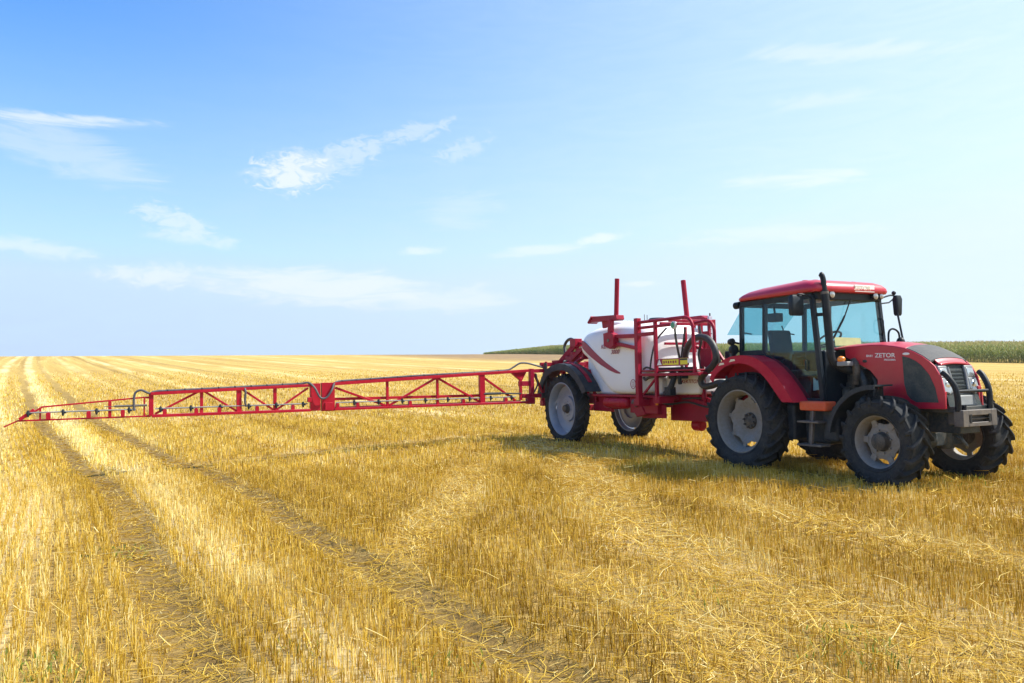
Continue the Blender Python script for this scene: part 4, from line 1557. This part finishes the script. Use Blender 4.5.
m.bar((-2.75, -.35, 1.16), (-1.62, -.35, 1.17), .05, .05)
m.bar((-1.68, -.33, 1.16), (-1.68, -.33, .95), .05, .05)
m.box(-1.1, -.80, -.08, .08, .70, .80)
m.lathe([(.05, 0), (.09, 0), (.09, .06), (.05, .06)], (-.80, 0, .70), 'z', 18)
S(m, 'drawbar', RED_F, bevel=.010)
m = MB()
m.lathe([(0, -.13), (.08, -.13), (.115, -.10), (.115, .10), (.08, .13), (0, .13)], (-2.20, -.05, .58), 'x', 18)
m.box(-2.28, -2.12, -.12, .02, .60, .72)
S(m, 'pump', RED_B, bevel=.008)
m = MB()
m.lathe([(0, -.45), (.06, -.45), (.10, -.42), (.115, -.38), (.115, .38), (.10, .42), (.06, .45), (0, .45)], (-4.00, -.72, 1.00), 'x', 24)
for x in (-4.22, -3.80):
    m.lathe([(.120, -.02), (.120, .02)], (x, -.72, 1.0), 'x', 24)
S(m, 'air_tank', RED_B)
m = MB()
m.tube(curve_pts([(-3.5, -.70, 1.0), (-3.38, -.74, 1.02), (-3.30, -.76, .98), (-3.2, -.76, 1.0)]), .03, 8)
m.ball((-3.36, -.75, 1.04), .05)
m.ball((-3.27, -.77, .96), .04)
S(m, 'valve', STEEL)
m = MB()
m.box(-2.63, -2.57, -.76, -.735, .98, 1.06)
S(m, 'reflector', AMBER)

# main tank
m = MB()
secs = []
#       x      half width at belly / z of belly bottom / top crown / belly width centre
ST_ = [(-5.37, .52, 2.10, 2.46, .42), (-5.36, .70, 2.08, 2.54, .42), (-5.32, .80, 2.07, 2.60, .46), (-5.18, .85, 2.02, 2.68, .50), (-4.90, .87, 1.90, 2.72, .52), (-4.50, .87, 1.53, 2.74, .54), (-4.16, .87, 1.22, 2.75, .56),
       (-3.95, .87, 1.17, 2.76, .60), (-3.40, .87, 1.17, 2.74, .66), (-3.05, .86, 1.18, 2.68, .70), (-2.86, .82, 1.20, 2.58, .70), (-2.72, .70, 1.24, 2.44, .62), (-2.66, .50, 1.32, 2.26, .45)]
for (x, hw, zb, zt, nb) in ST_:
    zs = zt - .02
    sec = []
    zside = min(2.30, zt - .26)
    half = [(0.0, zt), (hw * .35, zt - .012), (hw * .62, zt - .055), (hw * .82, zt - .13), (hw * .94, zt - .22), (hw * .995, zside - .08), (hw, (zside + zb) / 2 + .05), (hw * .995, zb + .22), (hw * .97, zb + .08), (hw * .90, zb + .01), (hw * .6, zb - .004), (0, zb - .004)]
    sec = [(x, -y, z) for y, z in half] + [(x, y, z) for y, z in half[-2:0:-1]]
    secs.append(sec)
m.loft(secs)
tank = S(m, 'tank', POLY, smooth=60)
sb_ = tank.modifiers.new('round', 'SUBSURF')
sb_.levels = sb_.render_levels = 2
m = MB()
m.loft([[(-5.42, y, z) for y, z in ((-.56, 1.17), (.56, 1.17), (.56, 2.1), (-.56, 2.1))], [(-4.30, y, z) for y, z in ((-.66, 1.17), (.66, 1.17), (.66, 1.9), (-.66, 1.9))], [(-3.9, y, z) for y, z in ((-.70, 1.17), (.70, 1.17), (.70, 1.9), (-.70, 1.9))]])
S(m, 'tank_sump', POLY, bevel=.05, seg=3)
# painted swoosh
YS = -.8745
sw = [(-5.16, 2.38), (-5.03, 2.33), (-4.80, 2.20), (-4.50, 2.02), (-4.20, 1.85), (-3.90, 1.71), (-3.66, 1.625), (-3.76, 1.615), (-4.05, 1.69), (-4.40, 1.815), (-4.75, 1.97), (-5.0, 2.10), (-5.17, 2.22)]


def belly(x):
    return float(np.interp(x, [q[0] for q in ST_], [q[1] for q in ST_]))


def swoosh(poly_top, poly_bot, s, name, mt):
    mb = MB()
    n = len(poly_top)
    v, f = [], []
    for d in (.012, -.012):
        for (a, b) in zip(poly_top, poly_bot):
            for (x, z) in (a, b):
                v.append((x, s * (belly(x) * .995 + d), z))
    for i in range(n - 1):
        f.append((2 * i, 2 * i + 2, 2 * i + 3, 2 * i + 1))
        o = 2 * n
        f.append((o + 2 * i, o + 2 * i + 1, o + 2 * i + 3, o + 2 * i + 2))
        f.append((2 * i, o + 2 * i, o + 2 * i + 2, 2 * i + 2))
        f.append((2 * i + 1, 2 * i + 3, o + 2 * i + 3, o + 2 * i + 1))
    f.append((0, 1, 2 * n + 1, 2 * n))
    f.append((2 * n - 2, 4 * n - 2, 4 * n - 1, 2 * n - 1))
    mb.add(v, f)
    return S(mb, name, mt, tank)


xs = np.linspace(-5.17, -3.66, 22)
topz = np.interp(xs, [-5.17, -5.05, -4.80, -4.50, -4.20, -3.90, -3.66], [2.39, 2.345, 2.21, 2.035, 1.87, 1.735, 1.640])
botz = np.interp(xs, [-5.17, -5.0, -4.75, -4.40, -4.05, -3.80, -3.66], [2.22, 2.12, 1.985, 1.82, 1.69, 1.625, 1.615])
swoosh(list(zip(xs, topz)), list(zip(xs, botz)), -1, 'swoosh', MARK)
text('KERTITOX', .125, (-3.99 - SX, -.880, 2.205), (R(90), 0, 0), MARK, tank, shear=.3, sx=1.25)
text('3000', .125, (-3.83 - SX, -.880, 2.075), (R(90), 0, 0), MARK, tank, shear=.3, sx=1.25)
rg = MB()
pts = [(-3.20 + .085 * math.cos(t * math.pi / 12), -.878, 1.40 + .095 * math.sin(t * math.pi / 12)) for t in range(25)]
rg.tube(pts, .006, 6, False)
rg.bar((-3.23, -.878, 1.36), (-3.17, -.878, 1.36), .012, .01)
rg.bar((-3.23, -.878, 1.40), (-3.17, -.878, 1.40), .012, .01)
rg.bar((-3.23, -.878, 1.44), (-3.17, -.878, 1.44), .012, .01)
S(rg, 'round_emblem', MARK, tank)
m = MB().lathe([(.0, .0), (.17, 0), (.18, .02), (.18, .05), (.15, .07), (0, .08)], (-3.50, .0, 2.72), 'z', 28)
S(m, 'tank_lid', NAVY, tank)
m = MB().lathe([(.0, -.02), (.30, -.02), (.30, .06), (.27, .10), (.20, .12), (0, .12)], (-4.45, -.22, 2.66), 'z', 28)
S(m, 'filler_neck', POLY, tank)
m = MB()
m.lathe([(.03, 0), (.03, .10), (0, .11)], (-4.72, .1, 2.72), 'z', 10)
S(m, 'breather', STEEL, tank)
S(MB().tube([(-4.35, .3, 2.72), (-4.35, .3, 2.94)], .008, 6), 'vent_rod', STEEL, tank)
S(MB().tube([(-4.25, .3, 2.72), (-4.25, .3, 2.92)], .008, 6), 'vent_rod', STEEL, tank)

# front rinse tank
m = MB()
m.loft([[(x, y, z) for (x, z) in ((-2.62, 1.18), (-1.62, 1.20), (-1.60, 1.52), (-1.88, 1.64), (-2.10, 1.64), (-2.62, 1.60))] for y in (-.50, .50)])
m.loft([[(x, y, z) for (x, z) in ((-3.50, 1.18), (-2.60, 1.18), (-2.60, 1.54), (-3.50, 1.54))] for y in (-.62, .62)])
rt_ = S(m, 'rinse_tank', POLY, bevel=.06, seg=3)
text('KERTITOX', .10, (-1.88 - SX, -.506, 1.44), (R(90), 0, 0), MARK, rt_, shear=.3, sx=1.05)
m = MB()
m.bar((-2.10, -.53, 1.64), (-2.60, -.53, 1.22), .012, .13, (0, 1, 0))
S(m, 'tank_strap', GREYP, rt_)

# near and far fenders
for s in (-1, 1):
    out = [(-7.06, 1.10), (-6.97, 1.34), (-6.82, 1.56), (-6.58, 1.74), (-6.30, 1.84), (-5.97, 1.885), (-5.66, 1.86), (-5.38, 1.765), (-5.12, 1.61), (-4.92, 1.43), (-4.76, 1.24)]
    y0, y1 = sorted((s * 1.02, s * .64))
    m = MB()
    for i in range(len(out) - 1):
        a, b = out[i], out[i + 1]
        c = [(SX + (x - SX) * .965, .80 + (z - .80) * .965) for x, z in (b, a)]
        m.prism([a, b] + c, y0, y1)
    y0, y1 = sorted((s * 1.035, s * 1.005))
    inn = [(SX + (x - SX) * .86, .80 + (z - .80) * .86) for x, z in out]
    for i in range(len(out) - 1):
        m.prism([out[i], out[i + 1], inn[i + 1], inn[i]], y0, y1)
    fd = S(m, 'mudguard', NAVY)
    m = MB()
    for i in range(4, 9):
        a, b = out[i], out[i + 1]
        m.bar((a[0], s * .82, a[1] + .012), (b[0], s * .82, b[1] + .012), .09, .02)
    m.bar((-5.0, s * .60, 1.0), (-5.28, s * .62, 1.72), .07, .05)
    S(m, 'mudguard_stay', RED_F, fd)

# front frame with rails
m = MB()
NY = -.95
m.bar((-2.90, NY, .98), (-2.90, NY, 2.72), .105, .105, (1, 0, 0))
m.bar((-2.32, NY, 1.10), (-2.32, NY, 2.63), .062, .062, (1, 0, 0))
m.bar((-2.85, NY, 2.385), (-2.35, NY, 2.385), .09, .07)
m.bar((-2.85, NY, 1.585), (-1.08, NY, 1.585), .06, .055)
m.bar((-2.75, NY, 1.20), (-2.36, NY, 1.50), .04, .04, (0, 1, 0))
m.tube([(-2.86, NY, 2.63)] + [(-1.45, NY, 2.63)] + arc((-1.45, 2.40), .23, 80, 10, 5, y=NY) + [(-1.22, NY, 2.30), (-1.20, NY, 1.60)], .032, 10)
m.tube([(-2.86, NY, 2.52), (-1.62, NY, 2.52)], .03, 10)
m.tube([(-1.85, -.40, 2.55)] + arc((-1.5, 2.36), .22, 90, 5, 5, y=-.40) + [(-1.28, -.40, 2.20), (-1.27, -.40, 1.5)], .032, 10)
m.bar((-1.90, -.95, 2.60), (-1.90, .12, 2.60), .05, .05)
m.bar((-1.90, .12, 2.60), (-2.58, .72, 2.64), .05, .05)
m.bar((-2.62, .75, 1.16), (-2.62, .75, 2.70), .085, .085, (1, 0, 0))
m.bar((-2.30, .15, 1.60), (-2.30, .15, 2.62), .07, .07, (1, 0, 0))
m.bar((-2.05, .15, 1.60), (-2.05, .15, 2.62), .05, .05, (1, 0, 0))
m.bar((-2.10, -.40, 1.16), (-2.10, -.40, 2.50), .05, .05, (1, 0, 0))
m.bar((-1.75, -.40, 1.16), (-1.50, -.40, 2.30), .045, .045, (0, 1, 0))
m.bar((-1.62, -.40, 1.1), (-1.62, -.40, 1.62), .06, .06, (1, 0, 0))
m.box(-1.40, -1.22, -.55, -.40, 1.70, 2.05)
m.box(-1.98, -1.90, -.55, -.30, 2.0, 2.2)
m.bar((-1.26, NY, 1.6), (-1.26, -.35, 1.6), .05, .05)
m.bar((-2.9, NY, 1.0), (-2.9, -.45, 1.06), .09, .09)
m.bar((-2.32, NY, 1.12), (-2.32, -.45, 1.12), .06, .06)
m.bar((-2.62, -.6, 2.60), (-2.62, .75, 2.60), .06, .06)
m.bar((-1.3, -.40, 2.10), (-1.0, -.40, 1.75), .045, .045, (0, 1, 0))
frm = S(m, 'rail_frame', RED_F, bevel=.006)
m = MB()
m.box(-2.28, -1.36, -.965, -.945, 1.742, 1.885)
wp = S(m, 'warning_board', MARK, frm)
m = MB()
m.box(-2.10, -1.63, -.969, -.9655, 1.765, 1.865)
S(m, 'yellow_label', YELLOW, wp)
for k, x in enumerate((-2.055, -1.99, -1.92, -1.85, -1.78, -1.71)):
    m = MB()
    m.box(x - .018, x + .022, -.972, -.9695, 1.79 + .01 * (k % 2), 1.84)
    S(m, 'label_stroke', MARK, wp)
S(MB().prism([(-2.27, 1.765), (-2.13, 1.765), (-2.20, 1.875)], -.970, -.9655), 'triangle_sign', WHITE, wp)
S(MB().box(-1.575, -1.37, -.972, -.9655, 1.765, 1.88), 'yellow_label', YELLOW, wp)
S(MB().box(-1.368, -1.20, -.972, -.960, 1.79, 1.87), 'white_label', WHITE, wp)
S(MB().box(-1.572, -1.374, -.9745, -.9725, 1.843, 1.874), 'label_stroke', NAVY, wp)
m = MB()
m.lathe([(0, -.03), (.065, -.03), (.075, -.02), (.075, .02), (0, .02)], (-1.72, -.975, 2.50), 'y', 20)
gg = S(m, 'pressure_gauge', WHITE, frm)
S(MB().lathe([(0, -.036), (.055, -.034), (.055, -.030)], (-1.72, -.975, 2.50), 'y', 20), 'gauge_face', GREENM, gg)
m = MB()
m.tube(curve_pts([(-1.72, -.96, 2.45), (-1.72, -.94, 2.25), (-1.71, -.9, 2.0), (-1.74, -.8, 1.72)]), .022, 8)
S(m, 'gauge_hose', HOSE, frm)

# filling valves and hoses
m = MB()
m.tube(curve_pts([(-2.08, -.72, 1.62), (-2.02, -.78, 1.50), (-2.06, -.80, 1.38), (-2.18, -.78, 1.22)]), .055, 10)
m.tube(curve_pts([(-1.86, -.74, 1.64), (-1.84, -.78, 1.52), (-1.86, -.76, 1.40)]), .04, 10)
m.box(-2.18, -1.78, -.78, -.62, 1.50, 1.62)
m.box(-2.62, -1.55, -.70, -.60, 1.63, 1.72)
m.box(-2.24, -2.06, -.84, -.70, 1.18, 1.34)
m.ball((-2.02, -.80, 1.58), .075)
S(m, 'valve_block', NAVY, bevel=.008)
m = MB()
m.tube(curve_pts([(-2.80, -.90, 1.52), (-2.70, -.93, 1.49), (-2.60, -.92, 1.53), (-2.45, -.88, 1.55), (-2.2, -.82, 1.56)]), .028, 8)
m.tube(curve_pts([(-2.80, -.90, 1.70), (-2.66, -.92, 1.73), (-2.5, -.90, 1.69), (-2.36, -.86, 1.64)]), .02, 8)
m.tube(curve_pts([(-1.95, -.70, 1.60), (-1.75, -.72, 1.66), (-1.62, -.6, 1.62), (-1.5, -.5, 1.60)]), .03, 8)
S(m, 'small_hose', HOSE)
m = MB()
hp = [(-1.95, -.52, 1.80), (-1.90, -.58, 1.96), (-1.76, -.60, 2.14), (-1.58, -.60, 2.25), (-1.40, -.60, 2.265), (-1.22, -.60, 2.21), (-1.08, -.60, 2.07), (-1.03, -.60, 1.88), (-1.11, -.60, 1.74), (-1.30, -.60, 1.62), (-1.43, -.60, 1.52), (-1.44, -.60, 1.41), (-1.34, -.60, 1.355), (-1.17, -.60, 1.37), (-.95, -.55, 1.42), (-.7, -.5, 1.30)]
m.tube(curve_pts(hp, 6), .062, 14)
for i in range(0, 88):       # corrugations of the suction hose
    pass
S(m, 'suction_hose', HOSE)
m = MB()
m.box(-1.62, -1.50, -.30, -.05, 1.7, 2.0)
m.box(-1.42, -1.30, -.05, .15, 1.75, 2.0)
S(m, 'control_box', NAVY, bevel=.02)
m = MB()
m.box(-2.85, -1.25, -.92, -.45, 1.645, 1.675)
S(m, 'step_platform', RED_F, bevel=.006)
for pts_, r_ in (([(-2.55, -.93, 1.68), (-2.52, -.90, 1.95), (-2.50, -.80, 2.25), (-2.42, -.6, 2.5)], .018),
                 ([(-2.12, -.46, 1.62), (-2.16, -.46, 1.9), (-2.12, -.44, 2.2), (-2.08, -.42, 2.46)], .02),
                 ([(-1.62, -.44, 1.68), (-1.66, -.46, 1.95), (-1.60, -.44, 2.2), (-1.66, -.42, 2.48)], .022),
                 ([(-3.1, -.66, 1.05), (-2.8, -.70, 1.12), (-2.45, -.60, 1.0), (-2.1, -.40, 1.04), (-1.6, -.34, .96), (-1.1, -.2, .95), (-.6, -.15, 1.02)], .02),
                 ([(-2.3, -.36, 1.10), (-1.9, -.36, 1.12), (-1.5, -.2, 1.12), (-1.0, -.1, 1.15), (-.5, -.1, 1.06)], .016)):
    S(MB().tube(curve_pts(pts_), r_, 8), 'small_hose', HOSE)
m = MB()
m.prism([(-2.20, 2.0), (-1.98, 2.0), (-1.94, 2.22), (-2.0, 2.42), (-2.22, 2.42)], .10, .12)
m.box(-1.62, -1.42, -.46, -.42, 1.72, 2.02)
m.bar((-2.05, -.42, 2.18), (-1.30, -.42, 1.95), .05, .05, (0, 1, 0))
m.bar((-2.62, .70, 2.2), (-2.62, -.5, 2.2), .05, .05)
S(m, 'bracket_plate', RED_F, bevel=.004)
# level gauge
m = MB()
m.box(-2.445, -2.40, .46, .55, 1.25, 2.75)
gb = S(m, 'level_gauge', mat('gauge_plastic', (0.50, 0.51, 0.63), 0.5, 0, 0.1), bevel=.004)
for k in range(12):
    z = 1.75 + k * .08
    S(MB().box(-2.3995, -2.397, .475, .51 if k % 2 else .53, z, z + .012), 'scale_mark', NAVY, gb)
    S(MB().box(-2.44, -2.41, .4575, .4595, z, z + .012), 'scale_mark', NAVY, gb)
S(MB().lathe([(.015, 0), (.015, .06), (0, .07)], (-2.42, .505, 2.75), 'z', 8), 'gauge_cap', STEEL, gb)

# boom rests with their posts
m = MB()
m.tube([(-3.80, -.84, 2.79), (-3.73, -.84, 3.63)], .050, 12)
m.prism([(-4.70, 2.79), (-4.58, 2.83), (-4.56, 2.885), (-3.65, 2.85), (-3.63, 2.76), (-3.68, 2.735), (-4.60, 2.77), (-4.69, 2.75)], -.95, -.75)
m.prism([(-4.75, 2.77), (-4.60, 2.90), (-4.57, 2.87), (-4.72, 2.735)], -.97, -.73)
m.bar((-3.87, -.95, 2.20), (-3.84, -.95, 2.77), .11, .09, (1, 0, 0))
m.prism([(-4.32, 2.77), (-3.90, 2.76), (-3.92, 2.57), (-4.0, 2.59), (-4.06, 2.67), (-4.18, 2.61), (-4.29, 2.61)], -.87, -.83)
m.prism([(-4.02, 2.22), (-3.80, 2.14), (-3.66, 2.20), (-3.66, 2.44), (-3.80, 2.50), (-4.03, 2.48)], -1.03, -.89)
m.bar((-3.75, -.93, 2.40), (-2.93, -.95, 2.37), .07, .08)
m.bar((-3.75, -.93, 2.26), (-2.93, -.95, 2.12), .07, .07)
rs_ = S(m, 'boom_rest', RED_F, bevel=.006)
S(MB().lathe([(0, -.012), (.035, -.012), (.035, .0)], (-3.83, -1.035, 2.32), 'y', 12), 'bolt', STEEL, rs_)
m = MB()
m.tube([(-3.36, .70, 2.72), (-3.46, .70, 3.62)], .055, 12)
m.prism([(-3.42, 2.80), (-2.82, 2.80), (-2.68, 2.74), (-2.74, 2.68), (-2.90, 2.64), (-3.42, 2.70)], .60, .80)
m.bar((-3.20, .70, 2.0), (-3.20, .70, 2.72), .11, .10, (1, 0, 0))
m.bar((-2.95, .70, 2.30), (-2.95, .70, 2.72), .08, .08, (1, 0, 0))
m.bar((-3.2, .75, 2.35), (-2.65, .75, 2.40), .07, .07)
S(m, 'boom_rest', RED_F, bevel=.006)

# lift linkage at the back
m = MB()
for s in (-1, 1):
    m.bar((-5.45, s * .34, 2.20), (-6.95, s * .34, 1.72), .08, .11)
    m.bar((-5.45, s * .34, 1.45), (-6.95, s * .34, 1.02), .08, .10)
    m.bar((-5.55, s * .34, 1.10), (-5.55, s * .34, 2.36), .11, .10, (1, 0, 0))
    m.bar((-6.92, s * .34, .88), (-6.92, s * .34, 1.95), .10, .09, (1, 0, 0))
    m.tube([(-5.5, s * .20, 1.5), (-6.2, s * .20, 1.66)], .045, 10)
    m.tube([(-6.2, s * .20, 1.66), (-6.85, s * .20, 1.80)], .028, 10)
m.bar((-5.42, -.40, 2.32), (-5.42, .40, 2.32), .14, .16)
m.bar((-6.92, -1.0, 1.88), (-6.92, 1.0, 1.88), .09, .10)
m.bar((-6.92, -1.0, 1.02), (-6.92, 1.0, 1.02), .09, .10)
m.box(-7.02, -6.75, -.62, -.30, 1.78, 1.98)
m.box(-6.55, -6.30, -.50, -.25, 1.92, 2.06)
m.box(-6.15, -5.80, -.44, -.20, 1.98, 2.14)
m.box(-5.60, -5.32, -.40, -.16, 2.22, 2.46)
m.bar((-6.9, -.55, 1.62), (-5.5, -.42, 2.40), .07, .09)
m.bar((-7.02, -.5, 1.80), (-6.40, -.2, 2.44), .08, .12)
m.bar((-6.45, -.2, 1.9), (-6.45, -.2, 2.46), .08, .08, (1, 0, 0))
m.box(-6.62, -6.36, -.32, -.12, 2.30, 2.50)
m.box(-6.80, -6.45, -.34, -.14, 2.0, 2.18)
m.bar((-6.5, -.2, 2.40), (-5.5, -.2, 2.28), .07, .07)
m.tube(curve_pts([(-6.8, -.5, 1.75), (-6.5, -.58, 1.88), (-6.1, -.52, 1.9), (-5.8, -.5, 2.0)]), .03, 8)
lk = S(m, 'lift_linkage', RED_F, bevel=.008)
m = MB()
m.tube(curve_pts([(-6.98, -.24, 2.16), (-7.04, -.22, 2.34), (-6.96, -.2, 2.46), (-6.78, -.2, 2.51), (-6.60, -.2, 2.47)]), .038, 10)
S(m, 'loop_hose', HOSE, lk)
for x, z, r in ((-6.45, 1.93, .05), (-6.25, 1.86, .04), (-5.95, 1.88, .045)):
    S(MB().lathe([(0, -r), (r * .8, -r * .8), (r, 0), (r * .8, r * .8), (0, r)], (x, -.56, z), 'y', 10), 'valve', STEEL, lk)

# the boom: centre hinge, then three truss sections to the left
BX = -6.844


def zt_(y):
    return float(np.interp(-y, [1.5, 2.67, 4.17, 6.13, 6.64, 9.68], [1.735, 1.665, 1.615, 1.515, 1.495, 1.400]))


ZB = .968
m = MB()
m.bar((BX, -.92, ZB - .03), (BX, -.92, 1.90), .075, .075, (1, 0, 0))
m.bar((BX, -1.30, .95), (BX, -1.30, 1.78), .10, .12, (1, 0, 0))
m.bar((BX, -1.30, 1.72), (BX, -.50, 1.74), .08, .09)
m.bar((BX, -1.55, 1.12), (BX, -.50, 1.12), .10, .10)
m.bar((BX, -1.22, 1.66), (BX, -.98, 1.15), .05, .06, (1, 0, 0))
m.bar((BX, -1.65, 1.42), (BX, -1.28, 1.42), .07, .12)
m.box(BX - .07, BX + .07, -1.44, -1.24, .92, 1.10)
m.tube([(BX - .05, -.85, .95), (BX - .05, -.85, 1.95)], .035, 8)
m.box(BX - .10, BX + .06, -1.02, -.80, .86, .98)
hg = S(m, 'boom_hinge', RED_F, bevel=.006)
m = MB()
m.tube(curve_pts([(BX + .05, -1.20, 1.66), (BX + .06, -1.16, 1.40), (BX + .04, -1.28, 1.16)]), .022, 8)
m.tube([(BX + .07, -.93, .98), (BX + .07, -.93, 1.92)], .04, 8)
m.box(BX + .02, BX + .12, -1.0, -.86, 1.5, 1.66)
m.box(BX - .02, BX + .10, -1.05, -.85, 1.06, 1.18)
S(m, 'hinge_hose', HOSE, hg)


def nozzle(y, parent, big=False):
    mb = MB()
    z = ZB + .115
    mb.lathe([(0, -.055), (.014, -.05), (.026, -.01), (.030, .02), (.026, .05), (.012, .06)], (BX + .03, y, z), 'z', 10)
    mb.ball((BX + .03, y + .035, z + .012), .022)
    mb.box(BX + .01, BX + .05, y - .018, y + .018, z + .03, z + .07)
    return S(mb, 'nozzle', NAVY, parent)


def hood_guard(y, parent, h=.10):
    mb = MB()
    mb.prism([(y - .035, ZB + .01), (y + .035, ZB + .01), (y + .035, ZB + h), (y + .02, ZB + h + .025), (y - .02, ZB + h + .025), (y - .035, ZB + h)], BX - .035, BX + .06, 'x')
    return S(mb, 'nozzle_guard', RED_B, parent)


# inner section
m = MB()
m.bar((BX, -1.38, 1.735), (BX, -6.13, zt_(-6.13)), .13, .07)  # main rails widened front to back to cast a stronger shadow
m.bar((BX, -1.45, ZB), (BX, -6.13, ZB), .17, .052)
m.bar((BX - .22, -1.5, ZB + .02), (BX - .22, -6.13, ZB + .02), .045, .045)
m.bar((BX - .05, -2.52, 1.165), (BX - .05, -6.10, 1.185), .045, .06)
m.prism([(-1.40, 1.77), (-1.92, 1.745), (-1.80, 1.64), (-1.62, 1.50), (-1.56, 1.50)], BX - .05, BX + .03, 'x')
m.bar((BX, -1.60, 1.55), (BX, -1.60, 1.02), .06, .07, (1, 0, 0))
for y, w_ in ((-2.63, .13), (-3.75, .06), (-4.94, .06)):
    m.bar((BX, y, ZB), (BX, y, zt_(y)), w_, w_ * .8, (1, 0, 0))
    m.bar((BX - .22, y + .06, ZB), (BX, y, zt_(y) - .03), .035, .035, (1, 0, 0))
    m.bar((BX - .22, y, ZB + .02), (BX, y, ZB + .01), .035, .035)
for (y0, z0), (y1, z1) in (((-2.70, zt_(-2.7)), (-1.75, 1.02)), ((-3.80, zt_(-3.8)), (-2.66, ZB + .03)), ((-3.72, zt_(-3.72)), (-4.90, ZB + .04)), ((-6.1, 1.43), (-4.98, ZB + .04))):
    m.bar((BX, y0, z0), (BX, y1, z1), .05, .05, (1, 0, 0))
m.box(BX - .06, BX + .05, -6.40, -6.12, .935, 1.545)
m.box(BX + .05, BX + .10, -6.34, -6.18, .955, 1.12)
m.box(BX - .22, BX - .06, -6.36, -6.16, .95, 1.15)
s1 = S(m, 'boom_section', RED_B, bevel=.005)
# middle section
m = MB()
m.box(BX - .06, BX + .05, -6.64, -6.425, .95, 1.535)
m.box(BX - .02, BX + .09, -6.70, -6.62, 1.14, 1.24)
m.bar((BX, -6.64, zt_(-6.64)), (BX, -9.70, zt_(-9.7)), .12, .06)  # rails widened here too, for the shadow on the field
m.bar((BX, -6.64, ZB), (BX, -9.68, ZB), .17, .055)
for y, w_ in ((-7.36, .07), (-8.07, .10), (-8.78, .06), (-9.69, .085)):
    m.bar((BX, y, ZB), (BX, y, zt_(y)), w_, w_ * .8, (1, 0, 0))
for (y0, z0), (y1, z1) in (((-6.68, 1.44), (-7.32, ZB + .04)), ((-8.02, zt_(-8)), (-7.40, ZB + .04)), ((-8.74, zt_(-8.74)), (-8.12, ZB + .04)), ((-8.82, zt_(-8.8)), (-9.62, ZB + .04))):
    m.bar((BX, y0, z0), (BX, y1, z1), .042, .042, (1, 0, 0))
s2 = S(m, 'boom_section', RED_B, bevel=.005)
# outer section
m = MB()
m.bar((BX, -9.80, 1.335), (BX, -11.52, 1.205), .028, .03)
m.bar((BX, -9.76, ZB), (BX, -11.88, ZB), .028, .03)
m.bar((BX, -9.81, ZB), (BX, -9.81, 1.34), .03, .03, (1, 0, 0))
m.bar((BX, -10.40, ZB), (BX, -10.40, 1.285), .055, .05, (1, 0, 0))
m.bar((BX, -11.53, ZB), (BX, -11.53, 1.20), .028, .028, (1, 0, 0))
m.bar((BX, -11.50, 1.205), (BX, -11.83, .985), .03, .03)
m.bar((BX, -11.62, 1.16), (BX, -11.85, .99), .07, .06)
m.bar((BX, -11.88, ZB), (BX, -12.09, .865), .026, .026)
m.tube([(BX, -9.70, ZB), (BX, -9.80, ZB)], .02, 8)
m.tube([(BX, -9.72, 1.33), (BX, -9.80, 1.33)], .02, 8)
s3 = S(m, 'boom_section', RED_B, bevel=.003)
for sct, (ya, yb) in ((s1, (-1.75, -6.1)), (s2, (-6.7, -9.62)), (s3, (-9.95, -11.75))):
    mb = MB()
    mb.tube([(BX + .03, ya, ZB + .14), (BX + .03, yb, ZB + .14)], .0135, 8)
    S(mb, 'spray_line', GREYP, sct)
for k in range(19):
    y = -1.867 - .547 * k
    if k == 8:
        continue
    nozzle(y, s1 if y > -6.2 else s2 if y > -9.7 else s3)
for y in (-2.02, -3.12, -4.42, -5.62, -6.06):
    hood_guard(y, s1)
for y in (-7.0, -7.72, -8.45, -8.88, -9.45):
    hood_guard(y, s2)
for y in (-10.18, -10.75, -11.40):
    hood_guard(y, s3, .115)
m = MB()
hz = lambda y: zt_(y) + .05
hp = [(BX + .02, -.95, 1.80), (BX + .02, -1.18, 1.86), (BX + .03, -1.42, 1.915), (BX + .03, -1.62, 1.915), (BX + .02, -1.78, 1.83)] + [(BX + .015, y, hz(y)) for y in np.linspace(-1.95, -6.0, 11)] + [(BX + .05, -6.13, 1.52), (BX + .11, -6.20, 1.38), (BX + .12, -6.32, 1.225), (BX + .12, -6.45, 1.235), (BX + .10, -6.56, 1.44), (BX + .04, -6.68, 1.55)] + [(BX + .015, y, hz(y) - .006) for y in np.linspace(-6.85, -9.6, 8)] + [(BX + .02, -9.72, 1.41), (BX + .02, -9.86, 1.475), (BX + .02, -9.96, 1.43), (BX + .03, -9.99, 1.30), (BX + .03, -9.985, 1.08)]
m.tube(curve_pts(hp, 5), .022, 8)
m.tube(curve_pts([(BX + .04, -7.96, 1.47), (BX + .07, -7.95, 1.38), (BX + .06, -7.96, 1.20), (BX + .04, -7.93, 1.09)]), .022, 8)
S(m, 'feed_hose', HOSE_G, s1)
m = MB()
for y in np.linspace(-2.2, -9.4, 24):
    if -6.75 < y < -6.0:
        continue
    S(MB().lathe([(.026, -.012), (.026, .012)], (BX + .015, y, hz(y) - .003), 'y', 8), 'hose_tie', NAVY, s1 if y > -6.2 else s2)
m = MB()
m.tube([(BX + .02, -10.32, 1.18), (BX + .02, -9.76, 1.18)], .022, 8)
m.tube([(BX + .02, -10.5, 1.175), (BX + .02, -10.3, 1.18)], .008, 6)
S(m, 'damper', STEEL, s3)
m = MB()
m.tube([(BX + .03, -2.15, 1.20), (BX + .03, -2.60, 1.20)], .03, 8)
m.tube([(BX + .03, -1.6, 1.18), (BX + .03, -2.2, 1.20)], .018, 8)
S(m, 'damper', NAVY, s1)
